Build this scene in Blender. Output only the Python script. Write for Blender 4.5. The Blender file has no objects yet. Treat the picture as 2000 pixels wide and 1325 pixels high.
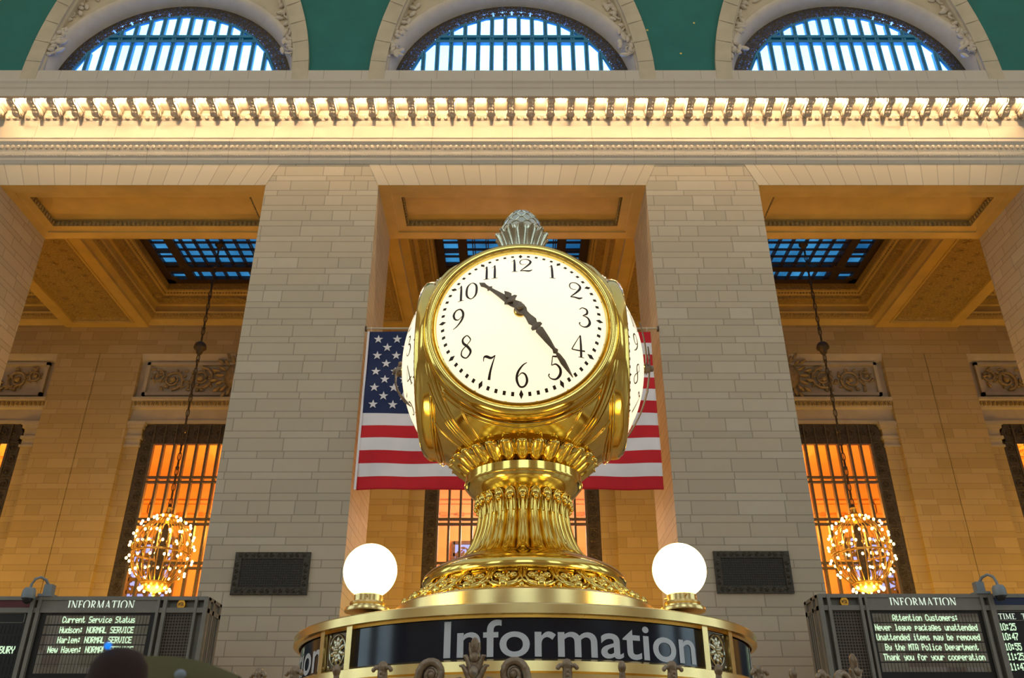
import bpy, bmesh, math, random
from math import sin, cos, tan, atan, pi, radians, sqrt, floor
from mathutils import Vector, Matrix
random.seed(7)
SC = bpy.context.scene
COL = SC.collection
# ------------------------------------------------------------------ camera
TH = radians(27.8); F = 1685.0; CT, ST = cos(TH), sin(TH)
FLOOR = -1.6                                    # the lens is 1.6 m above the floor, at the origin
cam_data = bpy.data.cameras.new('camera'); cam = bpy.data.objects.new('camera', cam_data); COL.objects.link(cam)
cam.location = (0, 0, 0); cam.rotation_euler = (pi/2 + TH, 0, 0)
cam_data.sensor_width = 36; cam_data.lens = F/2000*36; cam_data.clip_end = 300; cam_data.clip_start = .05
cam_data.dof.use_dof = True; cam_data.dof.focus_distance = 8.0; cam_data.dof.aperture_fstop = 5.6
SC.camera = cam
# ------------------------------------------------------------------ exposure, world
SC.view_settings.view_transform = 'Standard'; SC.view_settings.look = 'None'
SC.view_settings.exposure = 0.0; SC.view_settings.gamma = 1.0; SC.view_settings.use_curve_mapping = False
try:
    SC.cycles.sample_clamp_indirect = 4.0; SC.cycles.max_bounces = 6; SC.cycles.diffuse_bounces = 3
    SC.cycles.transparent_max_bounces = 12; SC.cycles.caustics_reflective = False; SC.cycles.caustics_refractive = False
    SC.cycles.use_denoising = True
except Exception: pass
world = bpy.data.worlds.new('world'); SC.world = world; world.use_nodes = True
wb = world.node_tree.nodes['Background']; wb.inputs[1].default_value = .70
_wc = world.node_tree.nodes.new('ShaderNodeTexCoord'); _ws = world.node_tree.nodes.new('ShaderNodeSeparateXYZ'); _wr = world.node_tree.nodes.new('ShaderNodeValToRGB')
world.node_tree.links.new(_wc.outputs['Generated'], _ws.inputs[0]); world.node_tree.links.new(_ws.outputs[2], _wr.inputs[0]); world.node_tree.links.new(_wr.outputs[0], wb.inputs[0])
_wr.color_ramp.elements[0].position = .40; _wr.color_ramp.elements[0].color = (1.10, .95, .66, 1)
_wr.color_ramp.elements[1].position = .85; _wr.color_ramp.elements[1].color = (.62, .74, .90, 1)      # added ambient fill for the roofless hall: warm low down, cool vault tint overhead

def add_light(kind, name, loc, energy, color, size=.1, rot=None, parent=None, size_y=None, spot=None):
    l = bpy.data.lights.new(name, kind); l.energy = energy; l.color = color
    if kind in ('POINT', 'SPOT'): l.shadow_soft_size = size
    if kind == 'SPOT': l.spot_size = spot; l.spot_blend = .6
    if kind == 'AREA':
        l.size = size
        if size_y: l.shape = 'RECTANGLE'; l.size_y = size_y
    if kind == 'SUN': l.angle = size
    o = bpy.data.objects.new(name, l); o.location = loc
    if rot: o.rotation_euler = rot
    COL.objects.link(o)
    if parent: o.parent = parent
    return o
WARM = (1, .62, .26); AMBER = (1, .60, .08)

# ------------------------------------------------------------------ helpers
def T(y): return tan(TH + atan((662.5 - y)/F))   # height over distance for an image row
def P(px, py, Y):                                # point at distance Y seen at a pixel
    z = T(py)*Y; w = Y*CT + z*ST
    return Vector(((px-1000)*w/F, Y, z))
class MB:
    def __init__(s): s.v = []; s.f = []; s.m = []
    def add(s, vs, fs, mi=0):
        b = len(s.v); s.v += [tuple(v) for v in vs]; s.f += [tuple(b+i for i in f) for f in fs]; s.m += [mi]*len(fs); return s
    def box(s, x0, x1, y0, y1, z0, z1, mi=0):
        return s.add([(x0,y0,z0),(x1,y0,z0),(x1,y1,z0),(x0,y1,z0),(x0,y0,z1),(x1,y0,z1),(x1,y1,z1),(x0,y1,z1)],
                     [(0,3,2,1),(4,5,6,7),(0,1,5,4),(1,2,6,5),(2,3,7,6),(3,0,4,7)], mi)
    def grid(s, rows, closed_u=False, closed_v=False, mi=0):
        n = len(rows); m = len(rows[0]); vs = [p for r in rows for p in r]; fs = []
        for i in range(n if closed_v else n-1):
            for j in range(m if closed_u else m-1):
                a = i*m+j; b = i*m+(j+1)%m; c = ((i+1)%n)*m+(j+1)%m; d = ((i+1)%n)*m+j
                fs.append((a,b,c,d))
        return s.add(vs, fs, mi)
    def lathe(s, prof, n=64, c=(0,0,0), fn=None, mi=0):
        rows = []
        for r, z in prof:
            rows.append([(c[0]+(r if not fn else fn(r,z,2*pi*k/n))*cos(2*pi*k/n), c[1]+(r if not fn else fn(r,z,2*pi*k/n))*sin(2*pi*k/n), c[2]+z) for k in range(n)])
        return s.grid(rows, closed_u=True, mi=mi)
    def extrude_x(s, prof, x0, x1, closed=True, mi=0):      # prof: (y,z)
        n = len(prof)
        vs = [(x0,y,z) for y,z in prof]+[(x1,y,z) for y,z in prof]
        fs = [(i,(i+1)%n,n+(i+1)%n,n+i) for i in range(n if closed else n-1)]
        if closed: fs += [tuple(range(n-1,-1,-1)), tuple(range(n,2*n))]
        return s.add(vs, fs, mi)
    def tube(s, pts, r, n=6, mi=0, cap=True):
        pts = [Vector(p) for p in pts]; rows = []; up = Vector((0.13,0.21,1)).normalized()
        for i, p in enumerate(pts):
            t = (pts[min(i+1,len(pts)-1)]-pts[max(i-1,0)])
            t = t.normalized() if t.length > 1e-9 else Vector((0,0,1))
            a = t.cross(up)
            if a.length < .05: a = t.cross(Vector((1,0,0)))
            a.normalize(); b = t.cross(a); rr = r(i/(max(1,len(pts)-1))) if callable(r) else r
            rows.append([p+a*rr*cos(2*pi*k/n)+b*rr*sin(2*pi*k/n) for k in range(n)])
        b0 = len(s.v); s.grid(rows, closed_u=True, mi=mi)
        if cap: s.f += [tuple(b0+k for k in range(n)), tuple(b0+(len(pts)-1)*n+k for k in range(n-1,-1,-1))]; s.m += [mi, mi]
        return s
    def ell(s, c, r, M=None, n=8, m=5, mi=0):               # ellipsoid
        rows = []
        for i in range(m+1):
            a = pi*i/m
            row = []
            for k in range(n):
                v = Vector((r[0]*max(sin(a),.02)*cos(2*pi*k/n), r[1]*max(sin(a),.02)*sin(2*pi*k/n), -r[2]*cos(a)))
                if M: v = M @ v
                row.append(v+Vector(c))
            rows.append(row)
        return s.grid(rows, closed_u=True, mi=mi)
    def xf(s, fn, start=0): s.v[start:] = [tuple(fn(*v)) for v in s.v[start:]]; return s
    def build(s, name, mats, parent=None, smooth=None, recalc=True):
        me = bpy.data.meshes.new(name); me.from_pydata(s.v, [], s.f)
        if not isinstance(mats, (list, tuple)): mats = [mats]
        for m in mats: me.materials.append(m)
        if len(mats) > 1: me.polygons.foreach_set('material_index', s.m)
        if recalc:
            bm = bmesh.new(); bm.from_mesh(me); bmesh.ops.recalc_face_normals(bm, faces=bm.faces[:]); bm.to_mesh(me); bm.free()
        if smooth is not None:
            me.polygons.foreach_set('use_smooth', [True]*len(me.polygons))
            me.set_sharp_from_angle(angle=radians(smooth))
        me.update()
        o = bpy.data.objects.new(name, me); COL.objects.link(o)
        if parent: o.parent = parent
        return o
def tag(o, label, cat, group=None, kind=None):
    o['label'] = label; o['category'] = cat
    if group: o['group'] = group
    if kind: o['kind'] = kind
    return o
def struct(o, label=None, cat='structure'):
    o['kind'] = 'structure'
    if label: o['label'] = label; o['category'] = cat
    return o
def empty(name, loc=(0,0,0), rz=0, parent=None):
    o = bpy.data.objects.new(name, None); o.location = loc; o.rotation_euler = (0,0,rz); COL.objects.link(o)
    if parent: o.parent = parent
    return o
def copy_tree(o, parent=None):
    c = o.copy(); COL.objects.link(c); c.parent = parent
    for ch in o.children: copy_tree(ch, c)
    return c

# ------------------------------------------------------------------ materials
class N:
    def __init__(s, name):
        s.mat = bpy.data.materials.new(name); s.mat.use_nodes = True; s.t = s.mat.node_tree; s.b = s.t.nodes['Principled BSDF']
    def n(s, typ, **k):
        x = s.t.nodes.new(typ)
        for a, v in k.items(): setattr(x, a, v)
        return x
    def put(s, sock, v):
        if isinstance(v, bpy.types.NodeSocket): s.t.links.new(v, sock)
        else: sock.default_value = v
    def m(s, op, a, b=None, c=None):
        x = s.n('ShaderNodeMath', operation=op); s.put(x.inputs[0], a)
        if b is not None: s.put(x.inputs[1], b)
        if c is not None: s.put(x.inputs[2], c)
        return x.outputs[0]
    def mix(s, f, a, b, blend='MIX'):
        x = s.n('ShaderNodeMix', data_type='RGBA', blend_type=blend); s.put(x.inputs[0], f)
        s.put(x.inputs[6], a if isinstance(a, bpy.types.NodeSocket) else (*a, 1)); s.put(x.inputs[7], b if isinstance(b, bpy.types.NodeSocket) else (*b, 1))
        return x.outputs[2]
    def comb(s, a, b, c=0.0):
        x = s.n('ShaderNodeCombineXYZ'); s.put(x.inputs[0], a); s.put(x.inputs[1], b); s.put(x.inputs[2], c); return x.outputs[0]
    def pos(s):
        g = s.n('ShaderNodeNewGeometry'); x = s.n('ShaderNodeSeparateXYZ'); s.t.links.new(g.outputs['Position'], x.inputs[0]); return g.outputs['Position'], x.outputs
    def noise(s, scale, detail=3, vec=None, rough=.5):
        x = s.n('ShaderNodeTexNoise'); x.inputs['Scale'].default_value = scale; x.inputs['Detail'].default_value = detail; x.inputs['Roughness'].default_value = rough
        if vec is not None: s.put(x.inputs['Vector'], vec)
        else: s.put(x.inputs['Vector'], s.n('ShaderNodeTexCoord').outputs['Object'])
        return x.outputs[0]
    def wn(s, vec):
        x = s.n('ShaderNodeTexWhiteNoise', noise_dimensions='3D'); s.put(x.inputs[0], vec); return x.outputs[0], x.outputs[1]
    def ramp(s, f, stops):
        x = s.n('ShaderNodeValToRGB'); s.put(x.inputs[0], f)
        e = x.color_ramp.elements
        while len(e) < len(stops): e.new(.5)
        for i, (p, c) in enumerate(stops): e[i].position = p; e[i].color = (*c, 1)
        return x.outputs[0]
    def bump(s, h, strength=.3, dist=.02):
        x = s.n('ShaderNodeBump'); x.inputs['Strength'].default_value = strength; x.inputs['Distance'].default_value = dist
        s.put(x.inputs['Height'], h); s.put(s.b.inputs['Normal'], x.outputs[0])
    def set(s, color=None, rough=None, metal=None, emis=None, es=None, spec=None):
        if color is not None: s.put(s.b.inputs['Base Color'], color if isinstance(color, bpy.types.NodeSocket) else (*color, 1))
        if rough is not None: s.put(s.b.inputs['Roughness'], rough)
        if metal is not None: s.put(s.b.inputs['Metallic'], metal)
        if spec is not None: s.put(s.b.inputs['Specular IOR Level'], spec)
        if emis is not None: s.put(s.b.inputs['Emission Color'], emis if isinstance(emis, bpy.types.NodeSocket) else (*emis, 1)); s.put(s.b.inputs['Emission Strength'], es)
        return s.mat
def ashlar(name, cols, per=.69, frac=.65, L1=1.45, L2=1.9, joint=.014, dark=.5):
    s = N(name); p, x = s.pos()
    u = s.m('ADD', x[0], x[1]); v = s.m('DIVIDE', x[2], per)
    fl = s.m('FLOOR', v); fr = s.m('FRACT', v); thin = s.m('GREATER_THAN', fr, frac)
    row = s.m('ADD', s.m('MULTIPLY', fl, 2.0), thin)
    dh = s.m('MULTIPLY', s.m('MINIMUM', s.m('MINIMUM', fr, s.m('SUBTRACT', 1.0, fr)), s.m('ABSOLUTE', s.m('SUBTRACT', fr, frac))), per)
    L = s.m('ADD', L1, s.m('MULTIPLY', thin, L2-L1))
    rn, _ = s.wn(s.comb(row, 3.7, 1.1))
    uu = s.m('DIVIDE', s.m('ADD', u, s.m('MULTIPLY', rn, 9.0)), L)
    c = s.m('FLOOR', uu); fc = s.m('FRACT', uu)
    # every block splits at its own place so lengths differ
    cn, _ = s.wn(s.comb(row, c, 5.0)); cut = s.m('ADD', .55, s.m('MULTIPLY', s.m('GREATER_THAN', cn, .3), 2.0))
    side = s.m('GREATER_THAN', fc, cut)
    dv = s.m('MULTIPLY', s.m('MINIMUM', s.m('MINIMUM', fc, s.m('SUBTRACT', 1.0, fc)), s.m('ABSOLUTE', s.m('SUBTRACT', fc, cut))), L)
    jm = s.m('LESS_THAN', s.m('MINIMUM', dh, dv), joint)
    val, _ = s.wn(s.comb(row, s.m('ADD', c, s.m('MULTIPLY', side, .5)), 9.0))
    col = s.ramp(val, [(0, cols[0]), (.35, cols[1]), (.7, cols[2]), (1, cols[3])])
    col = s.mix(s.m('MULTIPLY', s.noise(2.6, 5, p, .65), .35), col, tuple(c*.72 for c in cols[1]))
    col = s.mix(s.m('MULTIPLY', jm, dark), col, (.10, .075, .05))
    s.bump(s.m('SUBTRACT', 1.0, jm), .25, .01)
    return s.set(col, .62)
def plain(name, col, rough=.6, var=.25, scale=3, metal=0, bump=0, bscale=20, bd=.01):
    s = N(name); f = s.m('MULTIPLY', s.noise(scale, 5), 1.0)
    a = tuple(c*(1-var) for c in col); b = tuple(min(1, c*(1+var)) for c in col)
    c = s.ramp(f, [(.25, a), (.75, b)])
    if bump: s.bump(s.noise(bscale, 4), bump, bd)
    return s.set(c, rough, metal)
def emit(name, col, st, base=(.02,.02,.02)):
    s = N(name); return s.set(base, .4, 0, col, st)
STONE = [(.475,.385,.27), (.515,.415,.29), (.54,.43,.30), (.575,.475,.345)]
M_ash = ashlar('grey_tan_ashlar_stone', STONE)
M_ash2 = ashlar('amber_tinted_gallery_ashlar', [(.48,.33,.13), (.53,.37,.15), (.56,.39,.17), (.60,.43,.20)], per=.78, frac=.64, L1=1.5, L2=2.0, dark=.35)  # same stone as the hall, yellowed to carry the amber gallery light
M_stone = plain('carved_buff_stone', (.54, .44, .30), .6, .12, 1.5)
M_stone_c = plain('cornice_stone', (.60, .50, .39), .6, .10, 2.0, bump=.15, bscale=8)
M_carve = plain('shaded_relief_stone', (.36, .25, .12), .6, .3, 6, bump=.7, bscale=14, bd=.03)  # darker than the plain stone: shading of the relief put into the colour
M_amber_pl = plain('amber_tinted_plaster', (.60, .41, .13), .55, .12, 1.2)  # extra yellow puts the amber lamp light into the base colour
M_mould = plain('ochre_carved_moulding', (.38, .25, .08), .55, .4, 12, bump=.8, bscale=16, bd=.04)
def vous(name):
    s = N(name); p, x = s.pos()
    # joints fan out from the middle of each opening
    k = s.m('DIVIDE', x[0], 14.3); xc = s.m('MULTIPLY', s.m('ROUND', k), 14.3)
    u = s.m('DIVIDE', s.m('MULTIPLY', s.m('SUBTRACT', x[0], xc), 11.0), s.m('SUBTRACT', x[2], 10.0))
    uu = s.m('DIVIDE', u, .62); c = s.m('FLOOR', uu); fr = s.m('FRACT', uu)
    j = s.m('LESS_THAN', s.m('MINIMUM', fr, s.m('SUBTRACT', 1.0, fr)), .022)
    val, _ = s.wn(s.comb(c, xc, 2.0)); col = s.ramp(val, [(0, STONE[1]), (.5, STONE[2]), (1, STONE[3])])
    col = s.mix(s.m('MULTIPLY', s.noise(2.0, 5, p), .3), col, STONE[0])
    return s.set(s.mix(s.m('MULTIPLY', j, .5), col, (.1,.075,.05)), .6)
M_vous = vous('voussoir_stone')
def band_stone(name):
    s = N(name); p, x = s.pos()
    uu = s.m('DIVIDE', x[0], 1.55); fr = s.m('FRACT', uu); j = s.m('LESS_THAN', fr, .012)
    col = s.mix(s.m('MULTIPLY', s.noise(2.0, 5, p), .5), (.62,.53,.42), (.50,.41,.31))
    return s.set(s.mix(s.m('MULTIPLY', j, .55), col, (.1,.075,.05)), .6)
M_cor = band_stone('cornice_block_stone')
def teal():
    s = N('teal_painted_vault'); p, x = s.pos()
    v = s.n('ShaderNodeTexVoronoi'); v.inputs['Scale'].default_value = .95; s.put(v.inputs['Vector'], s.comb(x[0], x[2], 0.0))
    d = s.m('LESS_THAN', v.outputs['Distance'], .045)
    col = s.mix(s.noise(1.2, 4, p), (.000,.105,.085), (.000,.17,.135))
    return s.set(s.mix(d, col, (.75,.55,.10)), .55)
M_teal = teal()
def brass(name, col, rough, rv=.06, sc=7):
    s = N(name); f = s.noise(sc, 4)
    c = s.ramp(f, [(.3, tuple(x*.88 for x in col)), (.7, col)])
    s.set(c, s.m('ADD', rough-rv/2, s.m('MULTIPLY', f, rv)), 1.0); return s.mat
M_brass = brass('polished_brass', (.93, .66, .17), .13)
M_brass_b = brass('brushed_brass', (.86, .63, .27), .26)
M_brass_p = brass('pale_brass_rim', (.66, .62, .46), .24)
def bronze():
    s = N('weathered_bronze'); f = s.noise(9, 5, None, .7)
    c = s.ramp(f, [(.35, (.20,.13,.075)), (.55, (.33,.24,.16)), (.68, (.14,.27,.28))])
    s.bump(s.noise(40, 3), .4, .01); return s.set(c, .45, .75)
M_bronze = bronze()
M_iron = plain('dark_bronze_iron', (.10, .075, .05), .5, .4, 12, .6, bump=.6, bscale=9, bd=.05)
M_iron_b = plain('window_bar_bronze', (.13, .10, .07), .5, .2, 8, .3)
M_bloom_iron = plain('bloom_tinted_window_iron', (.02, .20, .36), .5, .2, 4, 0)  # blue bloom from the bright panes is put into the bar colour
M_sky_iron = plain('dark_skylight_iron', (.035, .02, .015), .5, .2, 4, 0)
M_sky_pane = None
def daypane(name, c0, c1, st):
    s = N(name); p, x = s.pos()
    f = s.noise(.35, 3, p); c = s.ramp(f, [(.38, c0), (.55, c1)])
    return s.set((.1,.1,.1), .3, 0, c, st)
M_day = daypane('milky_daylight_pane', (.10,.28,1), (.12,.32,1), 8.5)
M_day2 = daypane('rear_daylight_pane', (.62,.86,1), (.72,.93,1), 3.0)
def bluepane():
    s = N('blue_night_skylight_pane'); p, x = s.pos()
    f = s.noise(.5, 2, p); c = s.ramp(f, [(.35, (.01,.13,.34)), (.65, (.06,.38,.80))])
    return s.set((.01,.02,.04), .4, 0, c, .75)
M_bluepane = bluepane()
def clear_glass():
    s = N('clear_window_glass'); t = s.n('ShaderNodeBsdfTransparent'); g = s.n('ShaderNodeBsdfGlossy'); g.inputs['Roughness'].default_value = .03
    mx = s.n('ShaderNodeMixShader'); mx.inputs[0].default_value = .06
    s.t.links.new(t.outputs[0], mx.inputs[1]); s.t.links.new(g.outputs[0], mx.inputs[2])
    s.t.links.new(mx.outputs[0], s.t.nodes['Material Output'].inputs[0]); return s.mat
M_glass = clear_glass()
M_opal = emit('lit_opal_dial_glass', (1, .84, .56), .98, (.8,.78,.7))
M_ink = plain('black_brown_dial_paint', (.035, .018, .012), .5, .1)
M_hand = plain('dark_bronze_hand', (.24, .17, .11), .45, .2, 9, .4)
M_globe = emit('lit_globe_glass', (1, .80, .34), 8.0)
M_bulb = emit('lit_cornice_bulb', (1, .70, .37), 470)
M_cbulb = emit('lit_chandelier_bulb', (1, .62, .22), 14)
M_gilt = brass('gilt_chandelier_metal', (.80, .50, .14), .35)
M_sign = N('dark_navy_sign_panel'); M_sign = M_sign.set((.004, .008, .022), .13, 0)
M_letter = plain('grey_opal_letter', (.80, .76, .75), .35, .05)
M_board = plain('grey_brown_board_metal', (.20, .18, .145), .45, .12, 3, .1)
M_board_d = plain('black_display_screen', (.006, .005, .005), .3, .1)
M_led = emit('lit_display_character', (.72, 1, .66), 1.0)
M_title = emit('lit_title_letter', (.85, 1, .80), .95)
M_red = plain('dark_red_header', (.10, .004, .008), .5, .1)
M_navy = plain('navy_header', (.004, .012, .06), .5, .1)
M_grey = plain('grey_plastic', (.22, .25, .27), .4, .1)
M_black = plain('black_plastic', (.01, .01, .01), .3, .1)
M_badge = brass('orange_gold_badge', (.90, .45, .06), .25)
def cells():
    s = N('unlit_display_cell'); p, x = s.pos()
    r, c = s.wn(s.comb(s.m('FLOOR', s.m('MULTIPLY', x[0], 2.2)), s.m('FLOOR', s.m('MULTIPLY', x[2], 2.6)), 0.0))
    return s.set(s.ramp(r, [(0, (.14,.10,.08)), (.5, (.19,.16,.11)), (1, (.24,.20,.17))]), .3)
M_cell = cells()
def grille():
    s = N('woven_metal_grille'); p, x = s.pos(); q = 14.0
    a = s.m('ABSOLUTE', s.m('SUBTRACT', s.m('FRACT', s.m('MULTIPLY', x[0], q)), .5)); b = s.m('ABSOLUTE', s.m('SUBTRACT', s.m('FRACT', s.m('MULTIPLY', x[2], q)), .5))
    w = s.m('GREATER_THAN', s.m('MAXIMUM', a, b), .36)
    return s.set(s.mix(w, (.008,.006,.004), (.13,.085,.055)), .5, .2)
M_grille = grille()
M_dgrille = plain('dark_bronze_wall_grille', (.035, .027, .017), .6, .3, 30)
M_dgr_f = plain('dark_bronze_grille_frame', (.05, .038, .022), .5, .4, 14, .2, bump=.8, bscale=12, bd=.05)
M_fred = plain('red_flag_cloth', (.62, .008, .016), .8, .10, 1.5)
M_fwhite = plain('white_flag_cloth', (.86, .78, .78), .8, .06, 1.5)
M_fblue = plain('navy_flag_cloth', (.012, .022, .085), .8, .10, 1.5)
M_floor = plain('polished_tan_marble_floor', (.42, .33, .24), .25, .2, .6)
M_orange = plain('orange_room_plaster', (.72, .42, .16), .6, .10, .8)
M_stripe = plain('deep_orange_coffer_paint', (.55, .24, .05), .6, .3, 2.5)
M_lilac = emit('lilac_dusk_pane', (.42, .46, 1.0), 1.3)
M_fg = plain('dark_brown_matte', (.028, .010, .004), .9, .2)
M_fg2 = plain('olive_matte', (.13, .11, .04), .8, .1)
M_bluelamp = emit('blue_indicator', (.0, .22, .9), 1.2)

# ------------------------------------------------------------------ the hall: distances and bays
YF = 26.0; YB = 29.55; YW = 40.1; ZS = 20.25; ZB = 21.83; PITCH = 14.3
BAYS = [-28.6, -14.3, 0, 14.3, 28.6]; HO = 5.03
PX = [-21.4, -7.2, 7.2, 21.4]
struct(MB().box(-36, 36, -14, 52, FLOOR-.2, FLOOR).build('floor', M_floor))
piers = []
for i, x in enumerate([-35.8]+PX+[35.8]):
    a, b = (x-2.2, x+2.2)
    if i == 1: a, b = -23.55, -19.27
    if i == 2: a, b = -9.27, -5.03
    if i == 3: a, b = 5.03, 9.27
    if i == 4: a, b = 19.27, 23.55
    m = MB().box(a, b, YF, YB, FLOOR, ZS)
    o = m.build('stone_pier', M_ash)
    nm = ['far left', 'left edge', 'left of the clock', 'right of the clock', 'right edge', 'far right'][i]
    lab = {1: 'square ashlar stone pier at the left edge of the photo', 2: 'broad grey-tan ashlar stone pier left of the clock',
           3: 'broad grey-tan ashlar stone pier right of the clock', 4: 'square ashlar stone pier at the right edge of the photo'}
    if i in lab: tag(o, lab[i], 'pier', 'stone piers of the hall'); piers.append(o)
    else: struct(o); o.name = 'wall_end_' + ('left' if i == 0 else 'right')
# the wall over the openings
m = MB().box(-36, 36, YF+.12, YB-.02, ZS+.5, 24.2)
for a, b in ((-36,-33.63),(-23.57,-19.33),(-9.27,-5.03),(5.03,9.27),(19.33,23.57),(33.63,36)):
    m.box(a, b, YF+.001, YF+.11, ZS+.001, 21.4)
struct(m.build('wall_front', M_ash))
for i, b in enumerate(BAYS):
    m = MB(); t = .49
    m.add([(b-HO,YF-.012,ZS+.001),(b+HO,YF-.012,ZS+.001),(b+HO+t,YF-.012,21.4),(b-HO-t,YF-.012,21.4),(b-HO,YF+.3,ZS+.02),(b+HO,YF+.3,ZS+.02),(b+HO+t,YF+.3,21.4),(b-HO-t,YF+.3,21.4)],
          [(0,1,2,3),(7,6,5,4),(0,4,5,1),(1,5,6,2),(2,6,7,3),(3,7,4,0)])
    struct(m.build('trim_lintel_%d' % (i+1), M_vous))
def rect_sweep(mb, xc, yc, hx, hy, prof, mi=0, seg=1):
    rows = []
    for d, z in prof:
        rows.append([(xc-hx+d,yc-hy+d,z),(xc+hx-d,yc-hy+d,z),(xc+hx-d,yc+hy-d,z),(xc-hx+d,yc+hy-d,z)])
    return mb.grid(rows, closed_u=True, mi=mi)
# soffits with sunk panel
for i, b in enumerate(BAYS):
    m = MB(); yc = (YF+YB)/2; hy = (YB-YF)/2
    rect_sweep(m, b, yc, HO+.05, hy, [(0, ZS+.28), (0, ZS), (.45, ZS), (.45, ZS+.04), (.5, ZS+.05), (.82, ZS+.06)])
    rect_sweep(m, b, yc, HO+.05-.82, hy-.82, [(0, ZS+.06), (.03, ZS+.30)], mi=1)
    m.add([(b-HO+.7, YF+.7, ZS+.3), (b+HO-.7, YF+.7, ZS+.3), (b+HO-.7, YB-.7, ZS+.3), (b-HO+.7, YB-.7, ZS+.3)], [(0,1,2,3)])
    for k in range(46):
        m.ell((b-4.05+k*.18, YB-.86, ZS+.17), (.07,.05,.11), n=6, m=4, mi=1)
    for sx in (-1, 1):
        for k in range(10): m.ell((b+sx*4.2, YF+.95+k*.18, ZS+.17), (.05,.07,.11), n=6, m=4, mi=1)
    struct(m.build('ceiling_soffit_%d' % (i+1), [M_amber_pl, M_mould], recalc=False))
# beams between gallery bays
for i, x in enumerate(PX):
    h = 14.3/2-HO; a, b = x-h-.02, x+h+.02
    if i in (0, 3): a, b = (x-h-.07, x+h+.07)
    m = MB(); yc = (YB+YW)/2; hy = (YW-YB)/2; hx = (b-a)/2; xc = (a+b)/2
    m.box(a, b, YB-.02, YW+.1, ZB+.3, ZB+2.4)
    rect_sweep(m, xc, yc, hx, hy, [(0, ZB+.31), (0, ZB), (.55, ZB), (.56, ZB-.06), (.64, ZB-.06), (.66, ZB+.04)])
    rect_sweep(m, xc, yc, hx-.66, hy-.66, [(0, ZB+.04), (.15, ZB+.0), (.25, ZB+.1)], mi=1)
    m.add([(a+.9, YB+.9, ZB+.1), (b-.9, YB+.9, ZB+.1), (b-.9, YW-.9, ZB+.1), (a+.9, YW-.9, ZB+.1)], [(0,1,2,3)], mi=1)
    n = 0; yy = YB+1.25
    while yy < YW-1.1:
        for q in range(3):
            cx = a+1.25+q*(b-a-2.5)/2
            m.ell((cx, yy+(.35 if q % 2 else 0), ZB+.08), (.13,.13,.07), n=8, m=4, mi=1)
            for w in range(5):
                an = w*2*pi/5; m.ell((cx+.17*cos(an), yy+(.35 if q % 2 else 0)+.17*sin(an), ZB+.1), (.07,.07,.03), n=6, m=3, mi=1)
        yy += .72
    struct(m.build('ceiling_beam_%d' % (i+1), [M_amber_pl, M_mould], recalc=False))
m = MB().box(-36, 36, YB-.02, YB+.02, ZS, ZB+2.4); struct(m.build('wall_gallery_front', M_amber_pl))
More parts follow.
